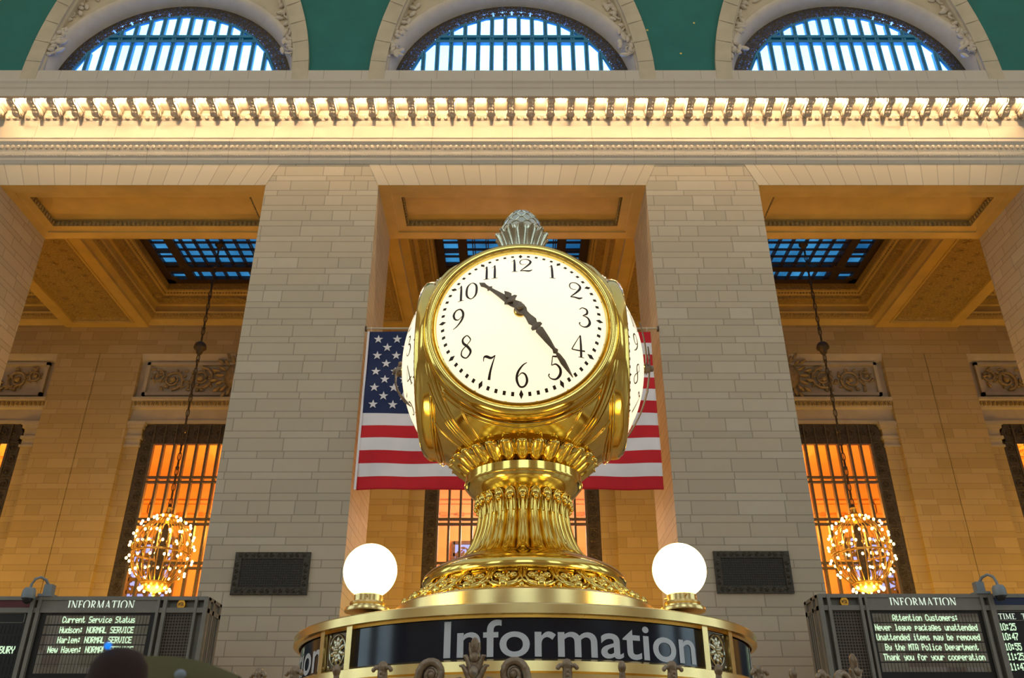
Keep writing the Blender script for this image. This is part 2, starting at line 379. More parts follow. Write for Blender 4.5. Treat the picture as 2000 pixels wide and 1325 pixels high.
# coffers and skylights
CO = [(0,21.83),(0,21.93),(.10,21.98),(.28,22.16),(.34,22.16),(.34,22.24)]
CO1 = [(.34,22.24),(.42,22.27),(.52,22.42)]
CO2 = [(.52,22.42),(.56,22.50),(.50,22.60),(.50,22.86),(.60,22.90),(.60,23.02)]
CO3 = [(.60,23.02),(.95,23.06),(1.0,23.20)]
CO4 = [(1.0,23.20),(1.04,23.24),(1.18,23.40)]
CO5 = [(1.18,23.40),(1.24,23.44),(1.27,23.95)]
for i, b in enumerate(BAYS):
    m = MB(); yc = (YB+YW)/2; hy = (YW-YB)/2; hx = 5.03
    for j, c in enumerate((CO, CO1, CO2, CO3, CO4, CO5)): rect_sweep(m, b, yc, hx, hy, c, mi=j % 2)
    for ins, z, r, st in ((.47, 22.36, .07, .17), (1.1, 23.3, .06, .16)):
        x = b-hx+ins
        while x < b+hx-ins: m.ell((x, yc+hy-ins, z), (r,.04,.07), n=6, m=3, mi=1); x += st
        y = yc-hy+ins
        while y < yc+hy-ins:
            for sx in (-1, 1): m.ell((b+sx*(hx-ins), y, z), (.04,r,.07), n=6, m=3, mi=1)
            y += st
    for t_ in (-.85, -.45, 0, .45, .85):                      # cartouches on the deep cove
        for q in ((b+t_*hx*.9, yc+hy-.75), (b-hx+.75, yc+t_*hy*.9), (b+hx-.75, yc+t_*hy*.9)):
            m.ell((q[0], q[1], 23.03), (.28,.28,.09), n=8, m=4, mi=1)
    struct(m.build('ceiling_coffer_%d' % (i+1), [M_amber_pl, M_mould], recalc=False))
    z = 23.9; sx, sy = hx-1.25, hy-1.25
    w = empty('window_skylight_%d' % (i+1), (b, yc, z)); struct(w)
    f = MB(); fr = .42
    for s_ in (-1, 1):
        f.box(min(s_*sx, s_*(sx-fr)), max(s_*sx, s_*(sx-fr)), -sy, sy, -.12, .1); f.box(-sx, sx, min(s_*sy, s_*(sy-fr)), max(s_*sy, s_*(sy-fr)), -.12, .1)
        xx = s_*(sx-1.35); f.box(xx-.22, xx+.22, -sy, sy, -.10, .08); yy = s_*(sy-1.35); f.box(-sx, sx, yy-.22, yy+.22, -.10, .08)
        for s2 in (-1, 1): f.ell((s_*(sx-1.35), s2*(sy-1.35), -.06), (.42,.42,.08), n=8, m=4); f.ell((s_*(sx-fr), s2*(sy-fr), -.06), (.26,.26,.08), n=8, m=4)
    x = -sx+1.9
    while x < sx-1.6:
        f.box(x-.075, x-.03, -sy, sy, -.05, .05); f.box(x+.03, x+.075, -sy, sy, -.05, .05); x += .66
    y = -sy+1.9
    while y < sy-1.6: f.box(-sx, sx, y-.04, y+.04, -.05, .05); y += .62
    for s_ in (-1, 1):
        f.box(min(s_*sx, s_*(sx-1.3)), max(s_*sx, s_*(sx-1.3)), sy-.9, sy-.85, -.05, .05)
        for y in (0.0, 1.2, -1.2, 2.4, -2.4): f.box(min(s_*sx, s_*(sx-1.3)), max(s_*sx, s_*(sx-1.3)), y-.04, y+.04, -.05, .05)
    f.build('frame', M_sky_iron, w)
    p = MB().box(-sx, sx, -sy, sy, .1, .14).build('pane', M_bluepane, w)

# ------------------------------------------------------------------ gallery back wall
def back_bay(i, b):
    """ one bay of the back wall: pilaster sides, antae, window opening, lintel, egg moulding, carved panel """
    m = MB(); e = 1
    m.box(b-7.15, b-4.93, YW-.0, YW+.9, FLOOR, ZB+.4); m.box(b+4.93, b+7.15, YW-.0, YW+.9, FLOOR, ZB+.4)
    return m
m = MB()
for b in BAYS:
    for s_ in (-1, 1):
        x0, x1 = sorted((b+s_*4.95, b+s_*7.16)); m.box(x0, x1, YW, YW+1.2, FLOOR, ZB+.4)
        x0, x1 = sorted((b+s_*4.21, b+s_*4.97)); m.box(x0, x1, YW+.25, YW+1.2, FLOOR, 16.40)       # antae
        x0, x1 = sorted((b+s_*3.75, b+s_*4.3)); m.box(x0, x1, YW+.56, YW+.8, FLOOR, 16.5)
    m.box(b-5, b+5, YW+.45, YW+1.2, 16.45, ZB+.4)
    m.box(b-4.4, b+4.4, YW+.45, YW+1.2, FLOOR, 2.9)
m.box(-36, 36, YW-.03, YW+.3, 20.28, ZB+.4)
struct(m.build('wall_back', M_ash2))
for i, b in enumerate(BAYS):
    m = MB()
    m.extrude_x([(YW+.5,16.45),(YW+.18,16.45),(YW+.18,16.62),(YW+.25,16.66),(YW+.25,17.22),(YW+.12,17.30),(YW+.10,17.42),(YW+.02,17.62),(YW-.06,17.66),(YW-.06,17.80),(YW+.3,17.86),(YW+.5,17.9)], b-4.96, b+4.96)
    for s_ in (-1, 1):                                       # antae capitals
        xc = b+s_*4.62; h = .36
        for z0, z1, d in ((15.20,15.32,.10),(15.32,15.62,.03),(15.62,15.78,.12),(15.78,16.18,.04),(16.18,16.34,.14),(16.34,16.52,.20)):
            m.box(xc-h-d, min(xc+h+d, b+4.97) if s_ > 0 else xc+h+d, YW+.25-d, YW+.4, z0, z1)
    struct(m.build('trim_entablature_%d' % (i+1), M_stone, smooth=30))
    m = MB()
    for k in range(44): m.ell((b-4.85+k*.2255, YW+.03, 17.5), (.085,.07,.13), n=6, m=5); m.box(b-4.75+k*.2255, b-4.73+k*.2255, YW-.0, YW+.08, 17.36, 17.62)
    struct(m.build('trim_egg_moulding_%d' % (i+1), M_mould))
def scroll(mb, fn, cx, cz, R, turns, hand, a0, tr, leaves=True, n=22, mi=0):
    pts = []
    for k in range(n+1):
        t = k/n; r = R*(1-t*.82); a = a0+hand*t*turns*2*pi
        pts.append((cx+r*cos(a), cz+r*sin(a)))
    mb.tube([fn(p[0], p[1], tr*.8) for p in pts], lambda t: tr*(1.1-.6*t), 5, mi=mi)
    p = pts[-1]; c = fn(cx, cz, tr*1.2); mb.ell(c, (tr*1.8, tr*1.8, tr*1.8), n=8, m=5, mi=mi)
    if leaves:
        for k in range(2, n-6, 2):
            t = k/n; r = R*(1-t*.82)+tr*1.8; a = a0+hand*t*turns*2*pi
            q = fn(cx+r*cos(a), cz+r*sin(a), tr*.7)
            L = R*.20*(1-.5*t); M = Matrix.Rotation(-(a+hand*.6), 3, 'Y')
            mb.ell(q, (L, tr*1.1, L*.55), M, n=6, m=4, mi=mi)
for i, b in enumerate(BAYS):
    m = MB(); z0, z1 = 17.98, 19.84; hx = 4.6
    m.box(b-5, b+5, YW+.30, YW+.5, 17.88, 20.3, 0)
    for q in ((b-hx, b+hx, z0, z0+.16), (b-hx, b+hx, z1-.16, z1), (b-hx, b-hx+.16, z0, z1), (b+hx-.16, b+hx, z0, z1)):
        m.box(q[0], q[1], YW+.12, YW+.32, q[2], q[3], 0)
    m.extrude_x([(YW+.32,19.86),(YW+.2,19.9),(YW+.08,20.1),(YW+.0,20.3),(YW+.32,20.3)], b-4.96, b+4.96)
    fn = lambda x, z, h: Vector((x, YW+.30-h*1.7, z))
    zc = (z0+z1)/2
    for s_ in (-1, 1):
        scroll(m, fn, b+s_*1.75, zc+.02, .66, 1.9, s_, pi/2+(0 if s_ > 0 else 0), .085, mi=1)
        scroll(m, fn, b+s_*3.15, zc-.05, .56, 1.7, -s_, -pi/2, .08, mi=1)
        scroll(m, fn, b+s_*4.0, zc+.18, .36, 1.5, s_, pi/2, .06, mi=1)
        for k in range(26):
            a = random.random()*6.3
            m.ell(fn(b+s_*(1.2+random.random()*3.1), zc+(random.random()-.5)*1.25, .05), (.15,.09,.07), Matrix.Rotation(a, 3, 'Y'), n=6, m=4, mi=1)
    for k in range(28):                                       # crest in the middle of the panel
        a = k*2*pi/28; r = .75+.25*(k % 2)
        m.ell(fn(b+r*cos(a), zc+.15+r*1.25*sin(a), .15), (.24,.12,.09), Matrix.Rotation(-a, 3, 'Y'), n=6, m=4, mi=1)
    m.ell(fn(b, zc+.15, .06), (.55,.22,.75), n=12, m=8, mi=1)
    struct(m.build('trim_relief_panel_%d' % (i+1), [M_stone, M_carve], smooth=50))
# tall gallery windows
GH, FH = 3.56, 4.22
for i, b in enumerate(BAYS):
    w = empty('window_%d' % (i+1), (b, YW+.35, FLOOR)); struct(w)
    z0, z1 = 2.9-FLOOR, 16.5-FLOOR; zg = 15.4-FLOOR
    f = MB(); c = .28
    prof = [(-FH,z0),(-FH,z1-1.15),(-FH+c,z1-1.0),(-FH+c*.3,z1-.55),(-FH+c,z1-.15),(-FH+c*1.6,z1),(FH-c*1.6,z1),(FH-c,z1-.15),(FH-c*.3,z1-.55),(FH-c,z1-1.0),(FH,z1-1.15),(FH,z0)]
    inn = [(-GH,z0),(-GH,zg),(-GH,zg),(-GH,zg),(-GH,zg),(-GH,zg),(GH,zg),(GH,zg),(GH,zg),(GH,zg),(GH,zg),(GH,z0)]
    for a, d in ((-.06, .16),):
        o1 = [(x,a,z) for x,z in prof]; i1 = [(x,a,z) for x,z in inn]; o2 = [(x,d,z) for x,z in prof]; i2 = [(x,d,z) for x,z in inn]
        f.grid([o1, i1, i2, o2], closed_v=True)
    f.build('ornate_frame', M_iron, w, recalc=False)
    f = MB(); fn = lambda x, z, h: Vector((x, -.06-h, z))
    z = z0+.5; k = 0
    while z < zg:
        for s_ in (-1, 1):
            scroll(f, fn, s_*(GH+.30), z, .22, 1.5, (1 if k % 2 else -1)*s_, pi/2, .028, leaves=False, n=12)
            f.ell(fn(s_*(GH+.32), z+.32, .0), (.20,.03,.06), n=6, m=4)
        z += .62; k += 1
    x = -FH+.5; k = 0
    while x < FH-.3:
        scroll(f, fn, x, zg+.58, .26, 1.6, 1 if k % 2 else -1, pi/2, .03, leaves=False, n=14)
        f.ell(fn(x, zg+.15, .0), (.05,.04,.09), n=6, m=4); x += .57; k += 1
    f.build('scroll_ornament', M_iron, w)
    f = MB(); n = 13; st = 2*GH/n
    for k in range(n+1):
        x = -GH+k*st; f.box(x-.055, x+.055, -.10, .12, z0, zg)
        f.box(x-.02, x+.02, -.16, -.06, zg, z1-.1)
    f.build('mullions', M_iron_b, w)
    f = MB(); z = 13.6-FLOOR
    while z > z0:
        f.box(-GH, GH, -.08, .10, z-.22, z-.12); f.box(-GH, GH, -.08, .10, z+.02, z+.12); z -= 2.08
    f.build('transoms', M_iron_b, w)
    MB().box(-GH, GH, .03, .036, z0, zg).build('pane', M_glass, w)
# the warm room beyond the windows
YR = 50.0; ZR = 17.2
m = MB().box(-37, 37, YR, YR+.3, FLOOR, ZR+1); struct(m.build('wall_far_room', M_orange))
m = MB().box(-37, 37, YW+1.2, YR+.2, ZR, ZR+.2); m.box(-37, 37, YW+1.2, YR, 2.0, 2.2)
struct(m.build('ceiling_far_room', M_orange))
m = MB()
for b in BAYS:
    for q in (-2.2, 2.2): m.box(b+q-.35, b+q+.35, YW+1.2, YR, ZR-.35, ZR)
    m.box(b-7.1, b+7.1, YR-.4, YR, 14.6, 15.1); m.box(b-7.1, b+7.1, YR-.25, YR, 15.1, 15.4)
struct(m.build('trim_far_room_ribs', M_orange))
m = MB()
for b in BAYS:
    for k in range(12):
        for q in (-1, 1): m.ell((b+q*.85, YW+1.6+k*.7, ZR-.03), (.30,.22,.05), Matrix.Rotation(k*.8, 3, 'Z'), n=7, m=4)
        m.ell((b+.3*(-1)**k, YW+1.9+k*.7, ZR-.03), (.16,.3,.05), n=7, m=4)
        m.box(b-6.2+k*1.0, b-5.8+k*1.0, YR-.5, YR-.3, 14.6-.18, 14.6)
struct(m.build('trim_painted_ceiling', M_stripe))
for i, (xc, hw, top) in enumerate(((-21.3, 1.75, 13.2), (0, 3.4, 12.95), (21.3, 1.75, 13.2))):
    w = empty('window_far_%d' % (i+1), (xc, YR-.02, 2)); struct(w)
    MB().box(-hw, hw, -.05, -.02, 0, top-2).build('pane', M_lilac, w)
    f = MB(); x = -hw
    while x <= hw+.01: f.box(x-.10, x+.10, -.16, -.05, 0, top-2); x += hw/3
    z = 0.0
    while z < top-2+.1: f.box(-hw, hw, -.16, -.05, z-.10, z+.10); z += 1.0 if z < 6 else .7
    for k in range(150):
        f.ell((random.uniform(-hw, hw), -.1, random.uniform(top-5.2, top-2)), (.13,.04,.13), Matrix.Rotation(random.random()*3, 3, 'Y') @ Matrix.Diagonal((1.6,1,.6)), n=6, m=3)
    f.build('frame', M_iron_b, w)
for b in BAYS:
    c = (1, .52, .36) if b == 0 else (1, .42, .06)
    add_light('POINT', 'far_room_lamp', (b, 45.3, 12.2), 2600, c, .4)
struct(MB().box(-36.4, -36, -14, 52, FLOOR, 37).build('wall_left', M_stone))
struct(MB().box(36, 36.4, -14, 52, FLOOR, 37).build('wall_right', M_stone))

# ------------------------------------------------------------------ cornice
def slope_to(y0, z0, s, row):                    # next profile point: slope s = outward metres per metre up, seen at image row
    t = T(row); z1 = t*(y0+s*z0)/(1+s*t); return (y0-s*(z1-z0), z1)
p0 = (YF-.02, T(320)*(YF-.02)); A = [(YF+.3, p0[1]), p0]
for s_, row in ((.5, 312), (0, 309), (.45, 303), (.25, 300), (0, 294), (.12, 284), (.6, 276)):
    A.append(slope_to(A[-1][0], A[-1][1], s_, row))
A += [(A[-1][0], A[-1][1]+.06), (YF-.05, A[-1][1]+.18)]
zf = A[-1][1]
A += [(YF-.05, T(275)*YF+.05), (YF-.08, T(275)*YF+.08), (YF-.08, T(270)*YF)]
A += [(YF+.02, T(270)*YF+.02), (YF+.02, T(246)*YF)]
q = (YF+.02, T(246)*YF)
for s_, row in ((.25, 236), (.9, 226)): q = slope_to(q[0], q[1], s_, row); A.append(q)
ZC = q[1]; A += [(q[0], ZC+.10), (q[0]-.06, ZC+.20)]
A += [(24.86, ZC+.20), (24.86, ZC-.02)]
yc_ = ZC/T(187); A += [(yc_, ZC-.02)]
q = (yc_, ZC-.02)
for s_, row in ((0, 174), (.6, 170), (.15, 163), (.7, 158), (0, 154.5)): q = slope_to(q[0], q[1], s_, row); A.append(q)
ZT = q[1]; A += [(YF+.4, ZT+.05), (YF+.4, 21.0)]
m = MB().extrude_x(A, -35.9, 35.9)
co = m.build('trim_cornice', M_cor, smooth=None); struct(co)
# egg and bead courses
m = MB()
b0 = [p for p in A]
def course(row, Y, st, r, mi=0):
    z = T(row)*Y; x = -26.0
    while x < 26.0: m.ell((x, Y, z), r, n=6, m=4); x += st
course(287, A[7][0]-.02, .215, (.075,.05,.10)); course(231, YF-.12, .26, (.09,.08,.07)); course(304, A[4][0]+.0, .11, (.035,.03,.03))
course(160, A[-3][0]+.14, .62, (.16,.06,.07)); course(168, A[-3][0]+.24, .16, (.05,.04,.04))
m.build('bead_and_egg_courses', M_stone_c, co)
SP = .767; XB = .343
mod_mesh = None
for k in range(-27, 27):
    x = XB+(k+.5)*SP
    if mod_mesh is None:
        m = MB(); h = .135
        y0, y1 = 24.90-25.3, q[0]*0+25.74-25.3
        pr = [(y1,.20),(y1,-.17),(y1-.10,-.24),(y1-.25,-.23),(y1-.40,-.13),(y1-.58,-.10),(y1-.72,-.12),(y0,-.05),(y0-.0,.20)]
        m.extrude_x(pr, -h, h)
        m.box(-h-.05, h+.05, y0-.02, y1, .12, .20)
        m.extrude_x([(y1,.12),(y1,.04),(y0,.06),(y0,.12)], -h-.03, h+.03)
        for s_ in (-1, 1):
            for c, zz, r in ((y1-.16,-.10,.10),(y0+.13,.02,.07)): m.tube([(s_*(h-.02),c,zz),(s_*(h+.04),c,zz)], r, 12)
        for t_ in range(5): m.ell((0, y1-.15-t_*.15, -.22+t_*.03), (.10,.09,.05), n=8, m=4)
        o = m.build('modillion', M_stone_c, co, smooth=40); mod_mesh = o.data
    else:
        o = bpy.data.objects.new('modillion', mod_mesh); COL.objects.link(o); o.parent = co
    o.location = (x, 25.3, ZC)
ORD = 'first second third fourth fifth sixth seventh eighth ninth tenth eleventh twelfth thirteenth fourteenth fifteenth sixteenth seventeenth eighteenth nineteenth twentieth'.split()
def ordinal(n):
    if n <= 20: return ORD[n-1]
    t, u = divmod(n, 10); tens = {2: 'twenty', 3: 'thirty', 4: 'forty', 5: 'fifty'}[t]
    return tens+'-'+ORD[u-1] if u else {3: 'thirtieth', 4: 'fortieth', 5: 'fiftieth'}[t]
proto = None; n_b = 0
for k in list(range(-25, 26))+[-26]:
    n_b += 1; x = XB+k*SP
    if proto is None:
        e = empty('cornice_bulb', (x, 25.02, ZC+.20))
        MB().ell((0,0,-.15), (.062,.062,.075), n=10, m=6).build('glass_bulb', M_bulb, e, smooth=60)
        m = MB().lathe([(0.001,0),(.19,0),(.19,-.03),(.16,-.045),(.11,-.03),(.07,-.05),(.045,-.09),(.001,-.09)], 16); m.build('socket', M_stone_c, e, smooth=40)
        proto = e
    else:
        e = copy_tree(proto); e.location = (x, 25.02, ZC+.20)
    lab = 'bare warm bulb under the cornice, %s from the left edge of the photo' % ordinal(n_b)
    if k == -26: lab = 'bare warm bulb under the cornice, mostly cut off by the left edge of the photo'
    if k == 25: lab = 'bare warm bulb under the cornice, last before the right edge of the photo'
    tag(e, lab, 'light bulb', 'bare bulbs along the cornice')

# ------------------------------------------------------------------ lunettes and vault
YL = 27.0; ZL = 25.85
def vy(z): return 26.45-.012*(z-26)**2-.03*(z-26)
def ell_a(z): return 5.87*sqrt(max(0.0, 1-((z-25.8)/9.2)**2)) if z > 25.8 else 5.87
zs = [25.6+k*.35 for k in range(27)]
m = MB()
for j in range(4):
    l = [-36, -14.3, 0, 14.3][j]; r = [-14.3, 0, 14.3, 36][j]
    rows = []
    for z in zs:
        a0 = l+(ell_a(z)+.0 if j else 0); a1 = r-(ell_a(z) if j < 3 else 0)
        rows.append([(a0+(a1-a0)*t/8, vy(z), z) for t in range(9)])
    m.grid(rows)
struct(m.build('ceiling_vault', M_teal, smooth=40))
m = MB().box(-36, 36, YF+.38, YF+.9, ZT-.5, ZT+.05); m.box(-36, 36, 26.30, 26.5, 25.0, 26.40)
struct(m.build('trim_vault_base', M_cor))
for i, b in enumerate((-14.3, 0, 14.3)):
    w = empty('window_lunette_%d' % (i+1), (b, YL, ZL)); struct(w)
    # outer stone arch band, following the curve of the vault
    m = MB(); n = 40; rows = []
    for k in range(n+1):
        a = -.12+(pi+.24)*k/n; ca, sa = cos(a), sin(a)
        row = []
        for dr, dy in ((.04, .05), (.04, -.16), (-.62, -.16), (-.62, -.05), (-.70, .0), (-.70, .50)):
            x = (5.87+dr)*ca; z = (9.2+dr)*sa; row.append((x, vy(25.8+z)-YL+dy, z-.05))
        rows.append(row)
    m.grid(rows); m.build('arch_band', M_stone, w, smooth=35, recalc=False)
    m = MB()
    for k in range(1, 26):                                    # joints of the band
        a = pi*k/26; p1 = (5.92*cos(a), 9.25*sin(a)-.05); p2 = (5.26*cos(a), 8.59*sin(a)-.05)
        y = vy(25.8+p1[1])-YL-.163; m.tube([(p1[0], y, p1[1]), (p2[0], y, p2[1])], .008, 4)
    m.build('band_joints', M_iron, w)
    # tympanum wall with arched opening
    m = MB(); rows = []
    for k in range(49):
        a = -.1+(pi+.2)*k/48; ca, sa = cos(a), sin(a)
        rows.append([(5.48*ca, -.60, 5.48*sa), (5.55*ca, -.60, 7.2*sa), (5.25*ca, -.60, 8.9*sa)])
    m.grid(rows); m.build('tympanum', M_stone, w, recalc=False)
    # rounded reveal moulding around the glass
    m = MB(); rows = []
    for k in range(65):
        a = -.15+(pi+.3)*k/64; ca, sa = cos(a), sin(a)
        rows.append([(r*ca, y, r*sa) for r, y in ((5.04, .25), (5.07, -.10), (5.12, -.30), (5.20, -.47), (5.29, -.59), (5.38, -.66), (5.47, -.68), (5.55, -.65), (5.57, -.58))])
    m.grid(rows); m.build('reveal_moulding', M_stone_c, w, smooth=60, recalc=False)
    # figures and foliage in relief
    m = MB(); rnd = random.Random(30+i); fn = lambda x, z, h: Vector((x, -.59-h, z))
    for s_ in (-1, 1):
        for k in range(9):
            a = radians(18+k*8.5); r = 5.95+.12*k; x = s_*r*cos(a)*(.93 if k < 3 else .98); z = r*sin(a)+.15*k
            if abs(x) > 5.0: x = s_*4.98
            scroll(m, fn, x, z, .26+.06*rnd.random(), 1.4, rnd.choice((-1, 1)), rnd.random()*6, .06)
            for q in range(9):
                m.ell(fn(x+rnd.uniform(-.5,.5)*.9, z+rnd.uniform(-.45,.55), .06), (.26*rnd.uniform(.5,1.1), .09, .10), Matrix.Rotation(rnd.random()*6.3, 3, 'Y'), n=7, m=4)
        for q in range(70):
            a = radians(rnd.uniform(28, 84)); r = rnd.uniform(5.95, 7.6); x = r*cos(a)
            if x > ell_a(ZL+r*sin(a))-.75: continue
            m.ell(fn(s_*x, r*sin(a), .05), (.30*rnd.uniform(.5,1.1), .08, .10), Matrix.Rotation(rnd.random()*6.3, 3, 'Y'), n=7, m=4)
        # a swag hanging down each haunch
        m.tube([fn(s_*(5.25-.02*q*q*.2), 4.4-q*.32, .08) for q in range(9)], lambda t: .14*(1-.6*t), 7)
        for q in range(14): m.ell(fn(s_*(5.05+rnd.uniform(-.18,.12)), 4.3-q*.2, .12), (.17,.10,.09), Matrix.Rotation(rnd.random()*6, 3, 'Y'), n=7, m=4)
    m.build('relief_carving', M_stone_c, w, smooth=60)
    # iron filigree ring: 200 slices with scroll-shaped piercings
    m = MB(); na, nr = 760, 13; R0, R1 = 4.40, 5.08
    def solid(ia, ir):
        s = (ia % 40)/40.0; t = (ir+.5)/nr
        if t < .10 or t > .92: return True
        x = (s-.5)*2.0; z = (t-.5)*1.4
        x = abs(x); d = sqrt((x-.46)**2+z**2); an = math.atan2(z, x-.46)
        v = (d*7.4-an/(2*pi)*1.35) % 1.35
        if d < .52: return v < .88
        return (sin(x*27+z*9)+sin(z*19-x*6)) > -.80
    pts = {}
    for ia in range(na):
        a0 = -.1+(pi+.2)*ia/na; a1 = -.1+(pi+.2)*(ia+1)/na
        for ir in range(nr):
            if solid(ia, ir):
                r0 = R0+(R1-R0)*ir/nr; r1 = R0+(R1-R0)*(ir+1)/nr
                m.add([(r0*cos(a0),-.02,r0*sin(a0)),(r1*cos(a0),-.02,r1*sin(a0)),(r1*cos(a1),-.02,r1*sin(a1)),(r0*cos(a1),-.02,r0*sin(a1))], [(0,1,2,3)])
    o = m.build('filigree_ring', M_bloom_iron if False else M_iron, w, recalc=False)
    sm = o.modifiers.new('depth', 'SOLIDIFY'); sm.thickness = .07
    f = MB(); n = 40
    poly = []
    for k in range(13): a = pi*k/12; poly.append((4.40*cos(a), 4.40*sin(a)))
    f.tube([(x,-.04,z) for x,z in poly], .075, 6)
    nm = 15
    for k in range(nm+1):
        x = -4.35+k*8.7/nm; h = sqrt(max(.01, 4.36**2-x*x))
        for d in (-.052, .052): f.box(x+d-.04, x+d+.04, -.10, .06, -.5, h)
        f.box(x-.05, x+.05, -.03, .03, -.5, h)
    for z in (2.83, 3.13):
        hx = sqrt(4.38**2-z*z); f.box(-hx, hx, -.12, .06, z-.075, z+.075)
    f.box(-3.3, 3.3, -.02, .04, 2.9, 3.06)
    f.build('glazing_bars', M_bloom_iron, w)
    m = MB(); rows = []
    vs = [(0,.18,-.6)]+[(5.1*cos(-.12+(pi+.24)*k/48), .18, 5.1*sin(-.12+(pi+.24)*k/48)) for k in range(49)]
    m.add(vs, [(0,k,k+1) for k in range(1, 49)]); m.build('pane', M_day, w, recalc=False)

# the opposite side of the hall, with its own daylight windows (seen only in the brass)
m = MB(); m.box(-36, 36, -14.4, -14, FLOOR, 26)
struct(m.build('wall_rear', M_stone))
for i, b in enumerate((-14.3, 0, 14.3)):
    w = empty('window_rear_%d' % (i+1), (b, -13.98, 6)); struct(w)
    MB().box(-3.4, 3.4, .0, .03, 0, 13.5).build('pane', M_day2, w)
    f = MB()
    for k in range(6): f.box(-3.4+k*1.36-.12, -3.4+k*1.36+.12, .03, .15, 0, 13.5)
    for k in range(6): f.box(-3.4, 3.4, .03, .15, k*2.7-.12, k*2.7+.12)
    f.build('frame', M_iron_b, w)

for i, sx in enumerate((-1, 1)):                  # tall daylight windows in the two end walls of the hall
    for j, y in enumerate((-6.0, 3.0, 12.0)):
        w = empty('window_end_%d' % (i*3+j+1), (sx*35.98, y, 3)); struct(w)
        MB().box(-.02, .01, -2.8, 2.8, 0, 19).build('pane', M_day2, w)
        f = MB()
        for k in range(6): f.box(-.10 if sx > 0 else 0, 0 if sx > 0 else .10, -2.8+k*1.12-.10, -2.8+k*1.12+.10, 0, 19)
        for k in range(8): f.box(-.10 if sx > 0 else 0, 0 if sx > 0 else .10, -2.8, 2.8, k*2.7-.12, k*2.7+.12)
        f.build('frame', M_iron_b, w)

# ------------------------------------------------------------------ glyphs
GL = {
 '0': [[(.30,1,.05),(.09,.82,.10),(.04,.5,.12),(.09,.18,.10),(.30,0,.05),(.51,.18,.10),(.56,.5,.12),(.51,.82,.10),(.30,1,.05)]],
 '1': [[(.0,.80,.02),(.09,.87,.035),(.16,1.0,.05)], [(.155,.99,.07),(.17,.6,.115),(.18,.02,.12)], [(.02,.012,.03),(.17,.02,.04),(.34,.012,.03)]],
 '2': [[(.36,.60,.02),(.22,.54,.03),(.06,.60,.05),(.03,.80,.055),(.16,.97,.05),(.38,.99,.07),(.56,.84,.11),(.54,.64,.12),(.34,.36,.09),(.04,.05,.04)], [(.04,.05,.05),(.25,.07,.08),(.48,.05,.11),(.66,.14,.04)]],
 '3': [[(.05,.86,.04),(.20,.99,.05),(.42,.93,.10),(.42,.72,.10),(.20,.57,.03)], [(.20,.57,.03),(.46,.50,.09),(.55,.26,.13),(.40,.05,.09),(.18,0,.05),(.02,.10,.05),(.06,.19,.07)]],
 '4': [[(.46,1,.03),(.24,.66,.04),(.02,.30,.05)], [(.02,.30,.05),(.35,.29,.06),(.68,.31,.07)], [(.46,1,.07),(.48,.5,.11),(.48,.02,.11)], [(.34,.01,.03),(.62,.01,.03)]],
 '5': [[(.60,1.04,.03),(.44,.95,.08),(.22,.94,.06)], [(.22,.94,.04),(.17,.55,.05)], [(.17,.55,.03),(.38,.62,.07),(.58,.46,.12),(.58,.22,.13),(.38,.02,.08),(.14,.02,.05),(.02,.13,.05),(.07,.2,.06)]],
 '6': [[(.56,.99,.03),(.34,.86,.07),(.11,.58,.11),(.06,.28,.12),(.20,.03,.08),(.42,.04,.08),(.55,.24,.12),(.48,.48,.09),(.30,.56,.05),(.12,.42,.03)]],
 '7': [[(.02,.78,.03),(.05,.96,.07),(.18,.97,.12),(.40,.89,.10),(.60,.99,.04)], [(.60,.99,.03),(.45,.62,.08),(.34,.3,.11),(.28,0,.14)]],
 '8': [[(.50,.84,.06),(.34,1,.05),(.14,.88,.09),(.16,.68,.11),(.40,.46,.12),(.53,.22,.11),(.32,0,.06),(.08,.13,.07),(.10,.36,.06),(.36,.58,.04),(.51,.74,.05),(.50,.84,.06)]],
}
GL['9'] = [[(.60-x, 1-y, w) for x, y, w in s] for s in GL['6']]
def serif(x0, x1, y): return [(x0, y, .05), (x1, y, .05)]
